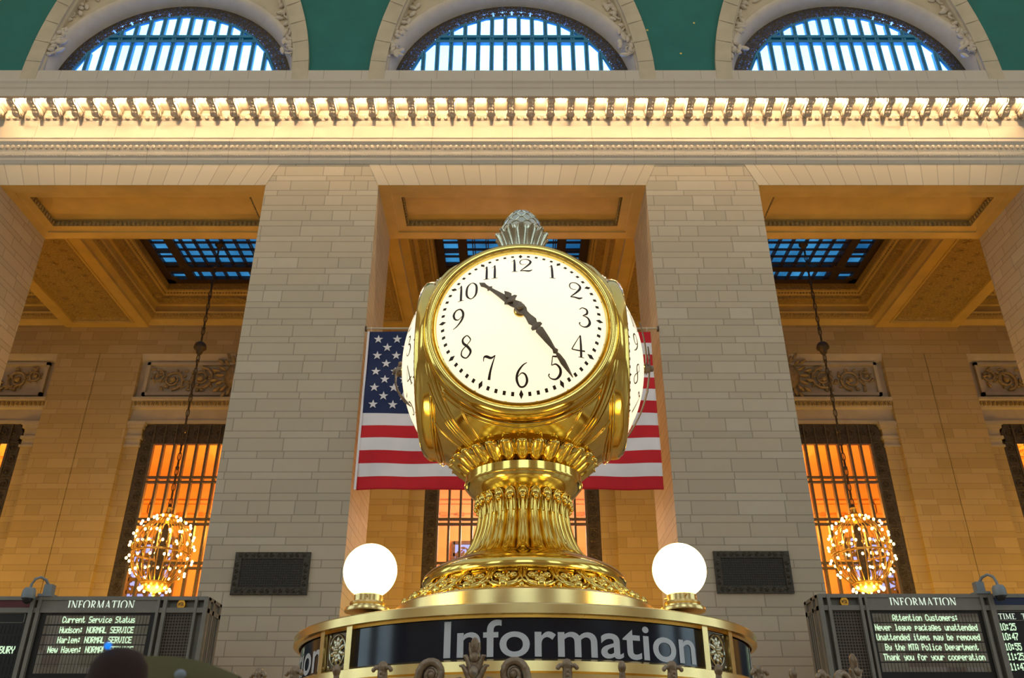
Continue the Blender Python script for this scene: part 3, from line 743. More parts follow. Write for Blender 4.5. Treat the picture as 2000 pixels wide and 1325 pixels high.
SG = {
 'I': (.36, [[(.18,0,.14),(.18,1,.14)], serif(.02,.34,.03), serif(.02,.34,.97)]),
 'N': (.84, [[(.16,0,.06),(.16,1,.06)], [(.13,1,.12),(.70,0,.15)], [(.70,0,.06),(.70,1,.06)], serif(.02,.30,.03), serif(.0,.2,.97), serif(.56,.84,.97)]),
 'F': (.62, [[(.18,0,.14),(.18,1,.14)], serif(.02,.34,.03), [(.02,.97,.06),(.54,.97,.06)], [(.54,1,.05),(.54,.78,.03)], [(.2,.52,.06),(.42,.52,.06)], [(.42,.62,.04),(.42,.42,.04)]]),
 'O': (.90, [[(.45,1.01,.06),(.17,.85,.12),(.08,.5,.15),(.17,.15,.12),(.45,-.01,.06),(.73,.15,.12),(.82,.5,.15),(.73,.85,.12),(.45,1.01,.06)]]),
 'R': (.74, [[(.18,0,.14),(.18,1,.14)], serif(.02,.34,.03), [(.02,.97,.06),(.25,.97,.06)], [(.22,.97,.06),(.45,.93,.10),(.54,.74,.14),(.45,.54,.09),(.22,.49,.05)], [(.32,.5,.10),(.66,.0,.13)]]),
 'M': (1.0, [[(.14,0,.06),(.18,1,.06)], [(.18,1,.13),(.48,.05,.12)], [(.48,.05,.05),(.80,1,.06)], [(.80,1,.13),(.84,0,.14)], serif(.02,.26,.03), serif(.72,.98,.03), serif(.04,.2,.97), serif(.8,.94,.97)]),
 'A': (.80, [[(.40,1,.06),(.12,0,.05)], [(.38,1,.12),(.66,0,.14)], [(.2,.34,.05),(.58,.34,.05)], serif(.0,.24,.03), serif(.54,.80,.03)]),
 'T': (.70, [[(.35,0,.14),(.35,1,.14)], serif(.2,.5,.03), [(.03,.96,.07),(.67,.96,.07)], [(.04,1,.05),(.04,.76,.03)], [(.66,1,.05),(.66,.76,.03)]]),
 'E': (.64, [[(.18,0,.14),(.18,1,.14)], [(.02,.03,.06),(.56,.03,.06)], [(.02,.97,.06),(.54,.97,.06)], [(.54,1,.05),(.54,.8,.03)], [(.57,0,.05),(.57,.22,.03)], [(.2,.52,.06),(.42,.52,.06)]]),
}
def ribbon(mb, stroke, fn, n=7):
    P_ = stroke; out = []
    if len(P_) == 2:
        for k in range(n+1): t = k/n; out.append(tuple(P_[0][i]*(1-t)+P_[1][i]*t for i in range(3)))
    else:
        closed = P_[0][:2] == P_[-1][:2]
        for s in range(len(P_)-1):
            a = P_[s-1] if s > 0 else (P_[-2] if closed else P_[0]); b = P_[s]; c = P_[s+1]
            d = P_[s+2] if s+2 < len(P_) else (P_[1] if closed else P_[-1])
            for k in range(n):
                t = k/n; out.append(tuple(.5*((2*b[i])+(-a[i]+c[i])*t+(2*a[i]-5*b[i]+4*c[i]-d[i])*t*t+(-a[i]+3*b[i]-3*c[i]+d[i])*t**3) for i in range(3)))
        out.append(P_[-1])
    L, R = [], []
    for k, p in enumerate(out):
        q = out[max(k-1, 0)]; r = out[min(k+1, len(out)-1)]; dx, dy = r[0]-q[0], r[1]-q[1]; l = max(1e-6, sqrt(dx*dx+dy*dy)); nx, ny = -dy/l, dx/l; h = p[2]/2
        L.append(fn(p[0]+nx*h, p[1]+ny*h)); R.append(fn(p[0]-nx*h, p[1]-ny*h))
    mb.grid([L, R])
def serif_text(mb, txt, fn, sp=.06):
    x = 0
    for ch in txt:
        if ch == ' ': x += .5; continue
        w, ss = SG[ch]
        for s in ss: ribbon(mb, s, lambda a, b, x=x: fn(x+a, b), 5)
        x += w+sp
    return x
def serif_len(txt, sp=.06): return sum((SG[c][0]+sp) if c != ' ' else .5 for c in txt)
FONT = dict(l.split('=') for l in """0=3E4141413E
1=00427F4000
2=4261514946
3=2141454B31
4=1814127F10
5=2745454539
6=3C4A494930
7=0171090503
8=3649494936
9=064949291E
A=7E1111117E
B=7F49494936
C=3E41414122
D=7F4141221C
E=7F49494941
H=7F0808087F
I=00417F4100
L=7F40404040
M=7F020C027F
N=7F0408107F
O=3E4141413E
P=7F09090906
R=7F09192946
S=4649494931
T=01017F0101
U=3F4040403F
V=1F2040201F
Y=0708700807
a=2054545478
b=7F48444438
c=3844444420
d=384444487F
e=3854545418
f=087E090102
g=0C5252523E
h=7F08040478
i=00447D4000
k=7F10284400
l=00417F4000
m=7C04180478
n=7C08040478
o=3844444438
p=7C14141408
r=7C08040408
s=4854545420
t=043F444020
u=3C4040207C
v=1C2040201C
w=3C4030403C
y=0C5050503C""".split('\n')); FONT[':'] = '0036360000'
def dot_text(mb, txt, x, y, z, cw, ch):          # z = bottom of the character, cw = advance, ch = height
    pw = cw*.88/5; ph = ch/7
    for c in txt:
        if c in FONT:
            cols = [int(FONT[c][i:i+2], 16) for i in range(0, 10, 2)]
            for r in range(7):
                k = 0
                while k < 5:
                    if cols[k] >> r & 1:
                        k2 = k
                        while k2 < 5 and cols[k2] >> r & 1: k2 += 1
                        mb.box(x+k*pw, x+k2*pw+pw*.12, y-.012, y, z+(6-r)*ph, z+(7-r)*ph); k = k2
                    else: k += 1
        x += cw

# ------------------------------------------------------------------ the clock
D = 7.4; CX = .102
def sil(half, row):                                # silhouette half width and image row -> radius, height
    R = .5
    z = 1.0
    for _ in range(30):
        Ys = D-R*R/D; t = T(row); z = t*Ys; w = Ys*CT+z*ST; R = half*w/F/sqrt(max(.3, 1-(R/D)**2))
    return R, z
ZCL = 1.15                                        # underside of the clock above lens height
clock = empty('information_clock', (CX, D, ZCL), radians(-1.6))
tag(clock, 'large four-faced brass globe clock on a fluted brass pedestal above the booth', 'clock')
def cpart(mb, name, mat, sm=35, parent=None, recalc=True):
    return mb.build(name, mat, parent or clock, smooth=sm, recalc=recalc)
z_ = lambda v: v-ZCL
# base plate band, 12 cm high
cpart(MB().lathe([(.2,z_(1.15)),(1.10,z_(1.15)),(1.10,z_(1.165)),(1.075,z_(1.17)),(1.07,z_(1.31)),(1.055,z_(1.325)),(.2,z_(1.325))], 128), 'base_band', M_brass_b, 30)
Rr, Zr = .90, 1.325
o1 = sil(229, 1166); o2 = sil(195, 1136)
R1_, Z1_ = .985, 1.325; R2_, Z2_ = .80, 1.50
cpart(MB().lathe([(R1_,z_(Z1_)),(R1_-.01,z_(Z1_+.02)),(R1_-.10,z_(Z1_+.09)),(R2_,z_(Z2_))], 96), 'carved_ring_core', M_brass, 40)
# acanthus ring
m = MB(); NA = 22
for k in range(NA):
    a = 2*pi*(k+.5)/NA-pi/2
    def cf(u, v, h, a=a):                          # u across, v up the slope, h outwards
        R = R1_+.0-(R1_-R2_)*v; Z = Z1_+.012+(Z2_-Z1_)*v
        nr, nz = .72, .69; aa = a+u/max(R, .1)
        return Vector(((R+h*nr)*cos(aa), (R+h*nr)*sin(aa), z_(Z+h*nz)))
    def sc2(u0, v0, r0, hand, st, tr, turns=1.5):
        pts = []
        for q in range(17):
            t = q/16; r = r0*(1-.8*t); an = st+hand*t*turns*2*pi; pts.append(cf(u0+r*cos(an), v0+r*sin(an)*3.4, tr*.9))
        m.tube(pts, lambda t: tr*(1.15-.5*t), 6); m.ell(cf(u0, v0, tr), (tr*1.5,)*3, n=7, m=5)
    for s_ in (-1, 1):
        sc2(s_*.052, .60, .045, s_, pi/2+(.8*s_), .0115)
        m.tube([cf(s_*u, v, .012) for u, v in ((.010,.02),(.03,.12),(.085,.25),(.105,.5),(.100,.72),(.080,.92))], lambda t: .013-.004*t, 6)
        m.tube([cf(s_*u, v, .010) for u, v in ((.02,.02),(.075,.10),(.128,.3),(.135,.6),(.125,.98))], lambda t: .012, 6)
    m.ell(cf(0, .30, .016), (.030,.030,.030), n=9, m=6)
    for q in range(7):
        an = q*2*pi/7; m.ell(cf(.030*cos(an), .34+.030*sin(an)*3.4, .012), (.016,)*3, n=6, m=4)
    m.ell(cf(0, .04, .025), (.034,.034,.038), n=10, m=6); m.ell(cf(.135, .05, .012), (.020,.020,.024), n=8, m=5)
cpart(m, 'acanthus_ring', M_brass, 60)
# torus and cyma above the ring
pr = [(.78,1.49),(.825,1.50),(.85,1.52),(.858,1.55),(.845,1.585),(.81,1.62),(.75,1.655),(.68,1.685),(.615,1.705),(.60,1.712),(.59,1.725),(.55,1.735),(.50,1.735)]
cpart(MB().lathe([(r, z_(z)) for r, z in pr], 128), 'torus_moulding', M_brass, 50)
# fluted waist
W = [(.57, 1.715), (.505, 1.76), (.455, 1.83), (.42, 1.91), (.392, 2.00), (.374, 2.09), (.364, 2.17), (.366, 2.22), (.376, 2.27)]
def interp(tab, z):
    for (r0, z0), (r1, z1) in zip(tab, tab[1:]):
        if z0 <= z <= z1: t = (z-z0)/(z1-z0); return r0+(r1-r0)*t
    return tab[-1][0] if z > tab[-1][1] else tab[0][0]
def smooth_tab(tab, n):
    P_ = [(r, z, 0) for r, z in tab]; out = []
    for s in range(len(P_)-1):
        a = P_[max(s-1, 0)]; b = P_[s]; c = P_[s+1]; d = P_[min(s+2, len(P_)-1)]
        for k in range(n):
            t = k/n; out.append(tuple(.5*((2*b[i])+(-a[i]+c[i])*t+(2*a[i]-5*b[i]+4*c[i]-d[i])*t*t+(-a[i]+3*b[i]-3*c[i]+d[i])*t**3) for i in range(2)))
    out.append(tab[-1]); return out
NF = 24
def flut(r, z, a):
    c = abs(cos(NF/2*(a+pi/2))); g = (1-c)
    return r*(1+.03*(c**.6)-.10*(g**3)) + (.012 if c > .80 else 0)*0
cpart(MB().lathe([(r, z_(z)) for r, z in smooth_tab(W, 4)], 24*14, fn=flut), 'fluted_waist', M_brass, 70)
m = MB()
for k in range(NF):
    a = -pi/2+2*pi*k/NF
    def wf(u, z, h, a=a):
        R = interp(W, min(z, 2.27)); aa = a+u/R; return Vector(((R+h)*cos(aa), (R+h)*sin(aa), z_(z)))
    # raised reed running the height of the waist, with a curled head
    m.tube([wf(0, 1.735+.50*t/12, .006+.010*(t/12)) for t in range(13)], lambda t: .022-.006*abs(t-.3), 7)
    m.ell(wf(0, 2.245, .032), (.036,.036,.046), n=10, m=7)
    m.ell(wf(0, 2.205, .054), (.022,.022,.026), n=8, m=5)
    for s_ in (-1, 1): m.tube([wf(s_*u, z, h) for u, z, h in ((.026,2.10,.014),(.032,2.16,.020),(.036,2.22,.035),(.026,2.27,.042),(.008,2.29,.042))], .009, 6)
cpart(m, 'reed_heads', M_brass, 70)
# bowl
B = [(.35, 2.20), (.39, 2.265), (.425, 2.295), (.46, 2.325), (.492, 2.36), (.51, 2.395)]
pr = smooth_tab(B, 4)+[(.520,2.397),(.526,2.405),(.526,2.413),(.517,2.418),(.517,2.482),(.47,2.487),(.40,2.50)]
cpart(MB().lathe([(r, z_(z)) for r, z in pr], 128), 'collar_bowl', M_brass, 40)
# sphere with four openings
RS = 1.165; ZK = 3.565; OFF = .885; RD = .745
m = MB(); rows = []; n = 160; nz = 90
e_ = math.asin(RD/RS)
def body_r(z):                                     # radius of the globe, drawn in towards its neck
    d = z-ZK; r = sqrt(max(0, RS*RS-d*d)); return r-(max(0, 2.85-z)**2*2.0)
prof = [(body_r(ZK-RS*cos(pi*k/nz)), z_(ZK-RS*cos(pi*k/nz))) for k in range(nz+1) if .585 < pi*k/nz < pi-.05]
def sph_pt(pol, az): return Vector((RS*sin(pol)*cos(az), RS*sin(pol)*sin(az), -RS*cos(pol)))
bm_v = []; vs = []; fs = []
m.lathe([(max(r, .001), z) for r, z in prof], 192)
keep = []
for f in m.f:
    c = [sum(m.v[i][q] for i in f)/len(f) for q in range(3)]; c[2] -= z_(ZK)
    if max(abs(c[0]), abs(c[1])) < OFF+.012: keep.append(f)
m.f = keep; m.m = [0]*len(keep)
cpart(m, 'globe_body', M_brass, 60)
# spandrel mouldings: straps along the four corner meridians and arcs below each dial
m = MB()
for c in range(4):
    az = pi/4+c*pi/2
    for d, r in ((-.066, .009), (.066, .009), (-.020, .019), (.020, .019), (-.185, .007), (-.200, .005), (.185, .007), (.200, .005)):
        pts = []
        for k in range(25):
            pol = .62+(1.36-.62)*k/24 if abs(d) < .1 else .62+(.93-.62)*k/24
            dd = d*1.0; p = sph_pt(pol, az)+Vector((-sin(az), cos(az), 0))*dd*(.72+.28*k/24); p = p.normalized()*RS; rr = body_r(ZK+p.z)/max(.01, sqrt(p.x**2+p.y**2)); p = Vector((p.x*rr*1.004, p.y*rr*1.004, p.z)); pts.append(p+Vector((0,0,z_(ZK))))
        m.tube(pts, r, 6)
        if abs(d) < .1:
            m.tube([(p[0], p[1], 2*z_(ZK)-p[2]) for p in pts], r, 6)
for q in range(4):
    rot = Matrix.Rotation(q*pi/2, 3, 'Z')
    for pol, r in ((radians(48.0), .012), (radians(49.6), .007)):
        for sg in (-1, 1):
            pts = []
            for k in range(49):
                ph = radians(-50+100*k/48)
                p = Vector((RS*sin(pol)*sin(ph), -RS*cos(pol), sg*-RS*sin(pol)*cos(ph)))
                if abs(p.x) <= abs(p.y)*.86+.02: pts.append(rot @ (p*1.004)+Vector((0,0,z_(ZK))))
            if len(pts) > 3: m.tube(pts, r, 6)
cpart(m, 'spandrel_mouldings', M_brass, 60)
# petals under the globe
m = MB(); NP = 28
for k in range(NP):
    a = -pi/2+2*pi*k/NP; rows = []
    PR = [(.40,2.475),(.455,2.50),(.52,2.535),(.575,2.575),(.615,2.61),(.638,2.632),(.648,2.628),(.648,2.612)]
    for i, (r, z) in enumerate(PR):
        wd = [.92,.95,.98,.98,.90,.66,.45,.15][i]; row = []
        for j in range(9):
            t = (j-4)/4; aa = a+t*wd*pi/NP; bul = .030*(1-t*t)*(1.0 if i < 6 else .8); row.append(((r+bul)*cos(aa), (r+bul)*sin(aa), z_(z)-bul*.8))
        rows.append(row)
    m.grid(rows); m.ell(((.618)*cos(a), (.618)*sin(a), z_(2.612)), (.055,.055,.028), n=10, m=6)
cpart(m, 'petal_ring', M_brass, 70, recalc=False)
cpart(MB().lathe([(.36,z_(2.46)),(.44,z_(2.50)),(.55,z_(2.56)),(.60,z_(2.60)),(.61,z_(2.64)),(.66,z_(2.62))], 96), 'petal_core', M_brass, 60)
# finial
fin = empty('finial', (0, 0, z_(4.71)), 0, clock)
m = MB().lathe([(.30,-.02),(.27,.03),(.20,.07),(.17,.12),(.175,.2),(.205,.28)], 48); cpart(m, 'stem', M_brass_p, 50, fin)
m = MB()
for k in range(14):
    a = -pi/2+2*pi*k/14; rows = []
    for i, (r, z) in enumerate([(.15,.10),(.17,.18),(.205,.27),(.235,.33),(.255,.37),(.262,.375),(.255,.355)]):
        wd = [.8,.9,.98,.98,.8,.5,.2][i]; row = []
        for j in range(7):
            t = (j-3)/3; aa = a+t*wd*pi/14; bul = .022*(1-t*t); row.append(((r+bul)*cos(aa), (r+bul)*sin(aa), z))
        rows.append(row)
    m.grid(rows); m.ell((.25*cos(a), .25*sin(a), .375), (.032,.032,.018), n=8, m=5)
cpart(m, 'cup_petals', M_brass_p, 70, fin, recalc=False)
ac = [(.12,.22),(.20,.30),(.215,.38),(.205,.46),(.18,.54),(.14,.61),(.09,.66),(.04,.69),(.003,.70)]
m = MB().lathe(smooth_tab(ac, 4), 64); cpart(m, 'acorn', M_brass_p, 60, fin)
m = MB()
for j in range(6):
    for k in range(10):
        a = -pi/2+2*pi*(k+.5*(j % 2))/10; z0 = .34+j*.055; pts = []
        for q in range(9):
            u = -1+q/4; zz = z0+.06*(1-u*u); r = interp(ac, zz)+.004; aa = a+u*pi/10; pts.append((r*cos(aa), r*sin(aa), zz))
        m.tube(pts, .0055, 5)
cpart(m, 'acorn_scales', M_brass_p, 60, fin)
# a dial: local frame, +y points into the clock, x to the right, z up; dome of height HD
HD = .255; RC = (RD*RD+HD*HD)/(2*HD)
def dome(x, z, h=0.0):
    r2 = min(x*x+z*z, RD*RD*1.02); d = sqrt(RC*RC-r2)-(RC-HD); return Vector((x, -d-h, z))
dial = empty('dial', (0, -OFF, z_(ZK)), 0, clock)
rows = [[tuple(dome(r*cos(2*pi*k/96), r*sin(2*pi*k/96))) for k in range(96)] for r in [RD*q/20 for q in range(1, 21)]]
m = MB().grid(rows, closed_u=True); m.add([tuple(dome(0,0))]+[tuple(p) for p in rows[0]], [(0,1+k,1+(k+1)%96) for k in range(96)])
m.build('glass', M_opal, dial, smooth=60)
bz = [(RD-.012,.06),(RD-.016,-.018),(RD-.008,-.032),(RD+.002,-.030),(RD+.008,-.012),(RD+.014,-.026),(RD+.026,-.038),(RD+.050,-.044),(RD+.072,-.034),(RD+.088,-.006),(RD+.094,-.010),(RD+.106,.008),(RD+.112,.045),(RD+.105,.14)]
m = MB(); m.grid([[(r*cos(2*pi*k/128), y, r*sin(2*pi*k/128)) for k in range(128)] for r, y in bz], closed_u=True)
m.build('bezel', M_brass, dial, smooth=40)
m = MB()
for k in range(60):
    a = 2*pi*k/60; c, s = cos(a), sin(a); R = .672
    pl = [(-.0125,-.015),(.0125,-.015),(.0125,.015),(-.0125,.015)] if k % 5 else [(0,-.034),(.018,0),(0,.034),(-.018,0)]
    m.add([dome(R*s+x*c+y*s, R*c-x*s+y*c, .003) for x, y in pl], [(0,1,2,3)])
m.build('minute_marks', M_ink, dial, recalc=False)
for h in range(1, 13):
    a = 2*pi*h/12; R = .535 if h not in (12, 6) else .53
    txt = str(h); H = .185; sc = H*.92; adv = {'1': .40}
    wid = sum((.42 if c == '1' else .70) for c in txt)*sc
    x0 = R*sin(a)-wid/2+.015; zc_ = R*cos(a)-H/2; m = MB()
    for c in txt:
        for s in GL[c]: ribbon(m, s, lambda u, v, x0=x0, zc_=zc_: dome(x0+u*sc, zc_+v*H, .0035), 7)
        x0 += (.42 if c == '1' else .70)*sc
    m.build('numeral', M_ink, dial, recalc=False)
def hand(name, ang, outline, lift, tailpts, arch=.0):
    """ outline: list of (distance, half width), mirrored about the hand's axis; follows the dome """
    m = MB(); c, s = cos(ang), sin(ang); th = .008
    def pt(d, w, up):
        x, z = d*s+w*c, d*c-w*s; b = dome(x*.98, z*.98, 0); hh = HD+lift-(HD+lift-.05)*(min(1, abs(d)/.75)**2.2)
        return Vector((x, min(-hh, b.y-.02)-up, z))
    for up in (0, th):
        m.grid([[pt(d, -w, up) for d, w in outline], [pt(d, 0, up+(.006 if up else -.0)) for d, w in outline], [pt(d, w, up) for d, w in outline]])
    for sg in (-1, 1): m.grid([[pt(d, sg*w, 0) for d, w in outline], [pt(d, sg*w, th) for d, w in outline]])
    return m.build(name, M_hand, dial, smooth=30)
def dens(o, n=4):
    out = []
    for (a, b), (c, d) in zip(o, o[1:]):
        for k in range(n): t = k/n; out.append((a+(c-a)*t, b+(d-b)*t))
    out.append(o[-1]); return out
minute_o = dens([(-.215,.002),(-.185,.020),(-.155,.030),(-.135,.013),(-.128,.040),(-.108,.052),(-.098,.030),(-.085,.012),(-.06,.026),(-.035,.040),(.035,.040),(.06,.024),(.10,.026),(.16,.040),(.19,.026),(.205,.050),(.225,.052),(.235,.022),(.25,.036),(.36,.026),(.44,.014),(.465,.026),(.48,.010),(.50,.018),(.56,.024),(.62,.016),(.69,.003)])
hour_o = dens([(-.05,.03),(.03,.038),(.05,.022),(.08,.030),(.11,.032),(.135,.05),(.15,.03),(.20,.026),(.30,.016),(.335,.014),(.345,.030),(.365,.014),(.40,.016),(.43,.024),(.47,.002)])
hand('hour_hand', radians(311.7), hour_o, .025, None); hand('minute_hand', radians(142), minute_o, .055, None)
m = MB(); hb = [(.001,-.10),(.022,-.10),(.03,-.09),(.03,-.07),(.042,-.065),(.045,-.03),(.035,0),(.035,.06)]
m.grid([[(r*cos(2*pi*k/24), y-HD, r*sin(2*pi*k/24)) for k in range(24)] for r, y in hb], closed_u=True); m.build('hub', M_hand, dial, smooth=40)
m = MB(); m.grid([[(r*cos(2*pi*k/24), y-HD, r*sin(2*pi*k/24)) for k in range(24)] for r, y in ((.06,.012),(.055,-.012),(.04,-.02),(.03,-.02))], closed_u=True); m.build('hub_collar', M_brass, dial, smooth=40)
for q in (1, 2, 3):
    d2 = copy_tree(dial, clock); a = q*pi/2; d2.rotation_euler = (0, 0, a); d2.location = (OFF*sin(a), -OFF*cos(a), z_(ZK))

# ------------------------------------------------------------------ the booth top
booth = empty('information_booth', (CX, D, FLOOR))
tag(booth, 'round brass information booth top with dark lettered sign band, carrying the clock', 'information booth')
zb = lambda v: v-FLOOR
RB = 1.80
def cyl(ang, z, r): return Vector((r*sin(ang), -r*cos(ang), zb(z)))   # ang 0 faces the camera
m = MB().lathe([(.2,zb(1.15)),(1.15,zb(1.15)),(1.5,zb(1.12)),(1.80,zb(1.07)),(1.83,zb(1.062)),(1.835,zb(1.055)),(1.835,zb(1.0)),(1.80,zb(.995)),(1.79,zb(.98))], 192)
m.build('roof_plate', M_brass_b, booth, smooth=30)
m = MB().lathe([(1.79,zb(.735)),(1.82,zb(.72)),(1.825,zb(.66)),(1.80,zb(.65)),(1.80,zb(.60)),(1.83,zb(.59)),(1.83,zb(.44)),(1.79,zb(.42)),(1.79,zb(.1))], 192)
m.build('lower_band', M_brass_b, booth, smooth=30)
cpartb = MB().lathe([(1.755,zb(.72)),(1.755,zb(1.0))], 192); cpartb.build('drum', M_board, booth, smooth=60)
m = MB().lathe([(1.72,zb(.1)),(1.72,zb(FLOOR))], 96); m.build('kiosk_body', M_brass_b, booth, smooth=60)
def arc_slab(mb, a0, a1, z0, z1, r0, r1, n=None):
    n = n or max(2, int(abs(a1-a0)/radians(1.5))); rows = []
    for k in range(n+1):
        a = a0+(a1-a0)*k/n; rows.append([cyl(a, z0, r0), cyl(a, z0, r1), cyl(a, z1, r1), cyl(a, z1, r0)])
    mb.grid(rows, closed_u=True); b = len(mb.v)-4*(n+1); mb.f += [(b,b+1,b+2,b+3), (b+4*n+3,b+4*n+2,b+4*n+1,b+4*n)]; mb.m += [0, 0]
fc = bpy.data.curves.new('lettering', 'FONT'); fc.body = 'Information'; fc.resolution_u = 6; fc.extrude = 0; fc.offset = .012
fo = bpy.data.objects.new('lettering', fc); COL.objects.link(fo); bpy.context.view_layer.update()
tme = bpy.data.meshes.new_from_object(fo.evaluated_get(bpy.context.evaluated_depsgraph_get()))
COL.objects.unlink(fo); bpy.data.objects.remove(fo)
tv = [tuple(v.co) for v in tme.vertices]; tf = [tuple(p.vertices) for p in tme.polygons]
tx0 = min(v[0] for v in tv); tx1 = max(v[0] for v in tv); tz1 = max(v[1] for v in tv)
bm = bmesh.new(); bm.from_mesh(tme)
for c in range(1, 60):
    x = tx0+(tx1-tx0)*c/60
    bmesh.ops.bisect_plane(bm, geom=bm.verts[:]+bm.edges[:]+bm.faces[:], plane_co=(x,0,0), plane_no=(1,0,0))
bm.to_mesh(tme); bm.free(); tv = [tuple(v.co) for v in tme.vertices]; tf = [tuple(p.vertices) for p in tme.polygons]
for q in range(4):
    c0 = q*pi/2
    hw_ = 40.5 if q % 2 == 0 else 37.8
    m = MB(); arc_slab(m, c0-radians(hw_), c0+radians(hw_), .735, .985, 1.757, 1.775)
    sp = m.build('sign_panel', M_sign, booth, smooth=40)
    m = MB(); a0, a1 = (c0+radians(-17.4), c0+radians(38.6)) if q % 2 == 0 else (c0+radians(-19.6), c0+radians(36.4))
    m.add([cyl(a0+(a1-a0)*(x-tx0)/(tx1-tx0), .752+.218*(z/tz1)*1.0, 1.7785) for x, z, _ in tv], tf)
    L_ = m.build('lettering', M_letter, sp, recalc=False)
    m = MB()
    for s_ in (-1, 1):
        e1, e2 = sorted((c0+s_*radians(hw_-.2), c0+s_*radians(hw_+1.6))); m = MB(); arc_slab(m, e1, e2, .72, 1.0, 1.755, 1.812)
        m.build('upright', M_brass_b, booth, smooth=40)
for q in range(4):
    for s_ in (1,):
        c0 = q*pi/2+pi/4+radians(1.35)*(1 if q % 2 == 0 else -1)
        m = MB(); arc_slab(m, c0-radians(4.3), c0+radians(4.3), .735, .985, 1.757, 1.772); ro = m.build('rosette_panel', M_hand, booth, smooth=40)
        m = MB(); fn = lambda u, v, h: cyl(c0+u/1.78, .86+v, 1.775+h)
        m.tube([fn(.092*cos(2*pi*k/32), .102*sin(2*pi*k/32), .006) for k in range(33)], .006, 6, cap=False)
        m.tube([fn(u, v, .004) for u, v in ((-.112,-.115),(.112,-.115),(.112,.115),(-.112,.115),(-.112,-.115))], .004, 5)
        for k in range(10):
            a = 2*pi*k/10+.3
            for rr, w in ((.036,.016),(.058,.016)):
                M_ = Matrix.Rotation(c0, 3, 'Z') @ Matrix.Rotation(-a, 3, 'Y')
                m.ell(fn(rr*cos(a), rr*1.15*sin(a), .006), (.028,.009,w), M_, n=7, m=5)
        for k in range(6):
            a = 2*pi*k/6; m.ell(fn(.014*cos(a), .018*sin(a), .016), (.011,)*3, n=7, m=5)
        m.ell(fn(0,0,.020), (.012,)*3, n=8, m=5)
        for u in (-1, 1):
            for v in (-1, 1): m.ell(fn(u*.098, v*.10, .003), (.012,)*3, n=6, m=4)
        m.build('rosette', M_brass_p, ro, smooth=60)
# cresting on the canopy in front of the sign band
RCN = 3.0; ZCN = .46
m = MB().lathe([(2.90,zb(.2)),(3.05,zb(.2)),(3.06,zb(.44)),(3.02,zb(ZCN)),(2.94,zb(ZCN)),(2.90,zb(.44))], 192); m.build('canopy_rail', M_brass_b, booth, smooth=30)
m = MB().lathe([(1.8,zb(.30)),(2.92,zb(.2))], 128); m.build('canopy_roof', M_brass_b, booth, smooth=30)
def cangle(px, row):                                # angle on the rail for an image column
    best = None
    for k in range(-900, 901):
        a = k*.001; x = CX+RCN*sin(a); y = D-RCN*cos(a); w = y*CT+.57*ST; e = abs(1000+x*F/w-px)
        if best is None or e < best[0]: best = (e, a)
    return best[1]
def crest_at(a): e = empty('crest', cyl(a, ZCN, RCN), a, booth); return e
trefoil = None
def make_trefoil():
    m = MB(); m.tube([(0,0,-.02),(0,-.01,.05),(0,-.012,.085)], lambda t: .026-.003*t, 8)
    m.ell((0,-.012,.088), (.026,.022,.028), n=10, m=6)
    for s_ in (-1, 1): m.tube([(0,-.01,.066),(s_*.02,-.012,.084),(s_*.036,-.016,.084),(s_*.045,-.018,.074)], lambda t: .013-.003*t, 7); m.ell((s_*.045,-.018,.074), (.0115,)*3, n=8, m=5)
    for k in range(3): m.ell((0,-.03,.02+k*.02), (.012,.01,.012), n=6, m=4)
    return m
def make_bud():
    m = MB(); m.tube([(0,0,-.02),(0,-.004,.03),(0,-.006,.06)], lambda t: .018-.004*t, 8); m.ell((0,-.008,.080), (.020,.022,.030), n=10, m=7)
    for s_ in (-1, 1): m.ell((s_*.03,0,.0), (.018,.018,.018), n=8, m=5)
    return m
def make_scroll(hand):
    m = MB(); pts = []
    for k in range(28):
        t = k/27; r = .062*(1-.82*t); a = pi*.9-t*2*pi*1.4; pts.append((hand*(r*cos(a)), -.01, .045+r*sin(a)*1.1))
    m.tube([(hand*-.085,-.005,-.06), (hand*-.072,-.006,.0)]+pts, lambda t: .022-.010*t, 8); m.ell((0,-.016,.045), (.020,.014,.020), n=10, m=6)
    m.ell((0,-.005,.04), (.05,.012,.055), n=12, m=6); return m
def make_palmette():
    m = MB(); m.tube([(0,0,-.06),(0,0,.06),(0,-.006,.12)], lambda t: .036-.018*t, 9)
    m.ell((0,-.010,.145), (.018,.018,.035), n=9, m=6); m.ell((0,-.02,.10), (.020,.016,.022), n=8, m=5); m.ell((0,-.03,.045), (.022,.018,.026), n=8, m=5)
    for s_ in (-1, 1):
        for z, w, h in ((.0,.068,.035), (.045,.055,.04), (.085,.042,.035)):
            m.tube([(s_*.012,-.006,z-.03),(s_*w*.55,-.010,z),(s_*w*.85,-.014,z+h*.62),(s_*w*1.08,-.020,z+h*.60)], lambda t: .018-.014*t, 7)
        m.tube([(s_*.008,-.01,.10),(s_*.018,-.012,.135),(s_*.020,-.012,.158)], lambda t: .010-.006*t, 6)
    return m
meshes = {}
def crest(kind, a):
    if kind not in meshes:
        mb = {'tre': make_trefoil, 'bud': make_bud, 'sl': lambda: make_scroll(1), 'sr': lambda: make_scroll(-1), 'pal': make_palmette}[kind]()
        o = mb.build({'tre': 'trefoil_crest', 'bud': 'bud_crest', 'sl': 'scroll_crest', 'sr': 'scroll_crest', 'pal': 'palmette_crest'}[kind], M_bronze, booth, smooth=60); meshes[kind] = o
    else:
        o = meshes[kind].copy(); COL.objects.link(o); o.parent = booth
    o.location = cyl(a, ZCN, RCN); o.rotation_euler = (0, 0, a)
    if kind == 'pal': o.scale = (1.2, 1.2, 1.2)
pat = [(-458, 'bud'), ]
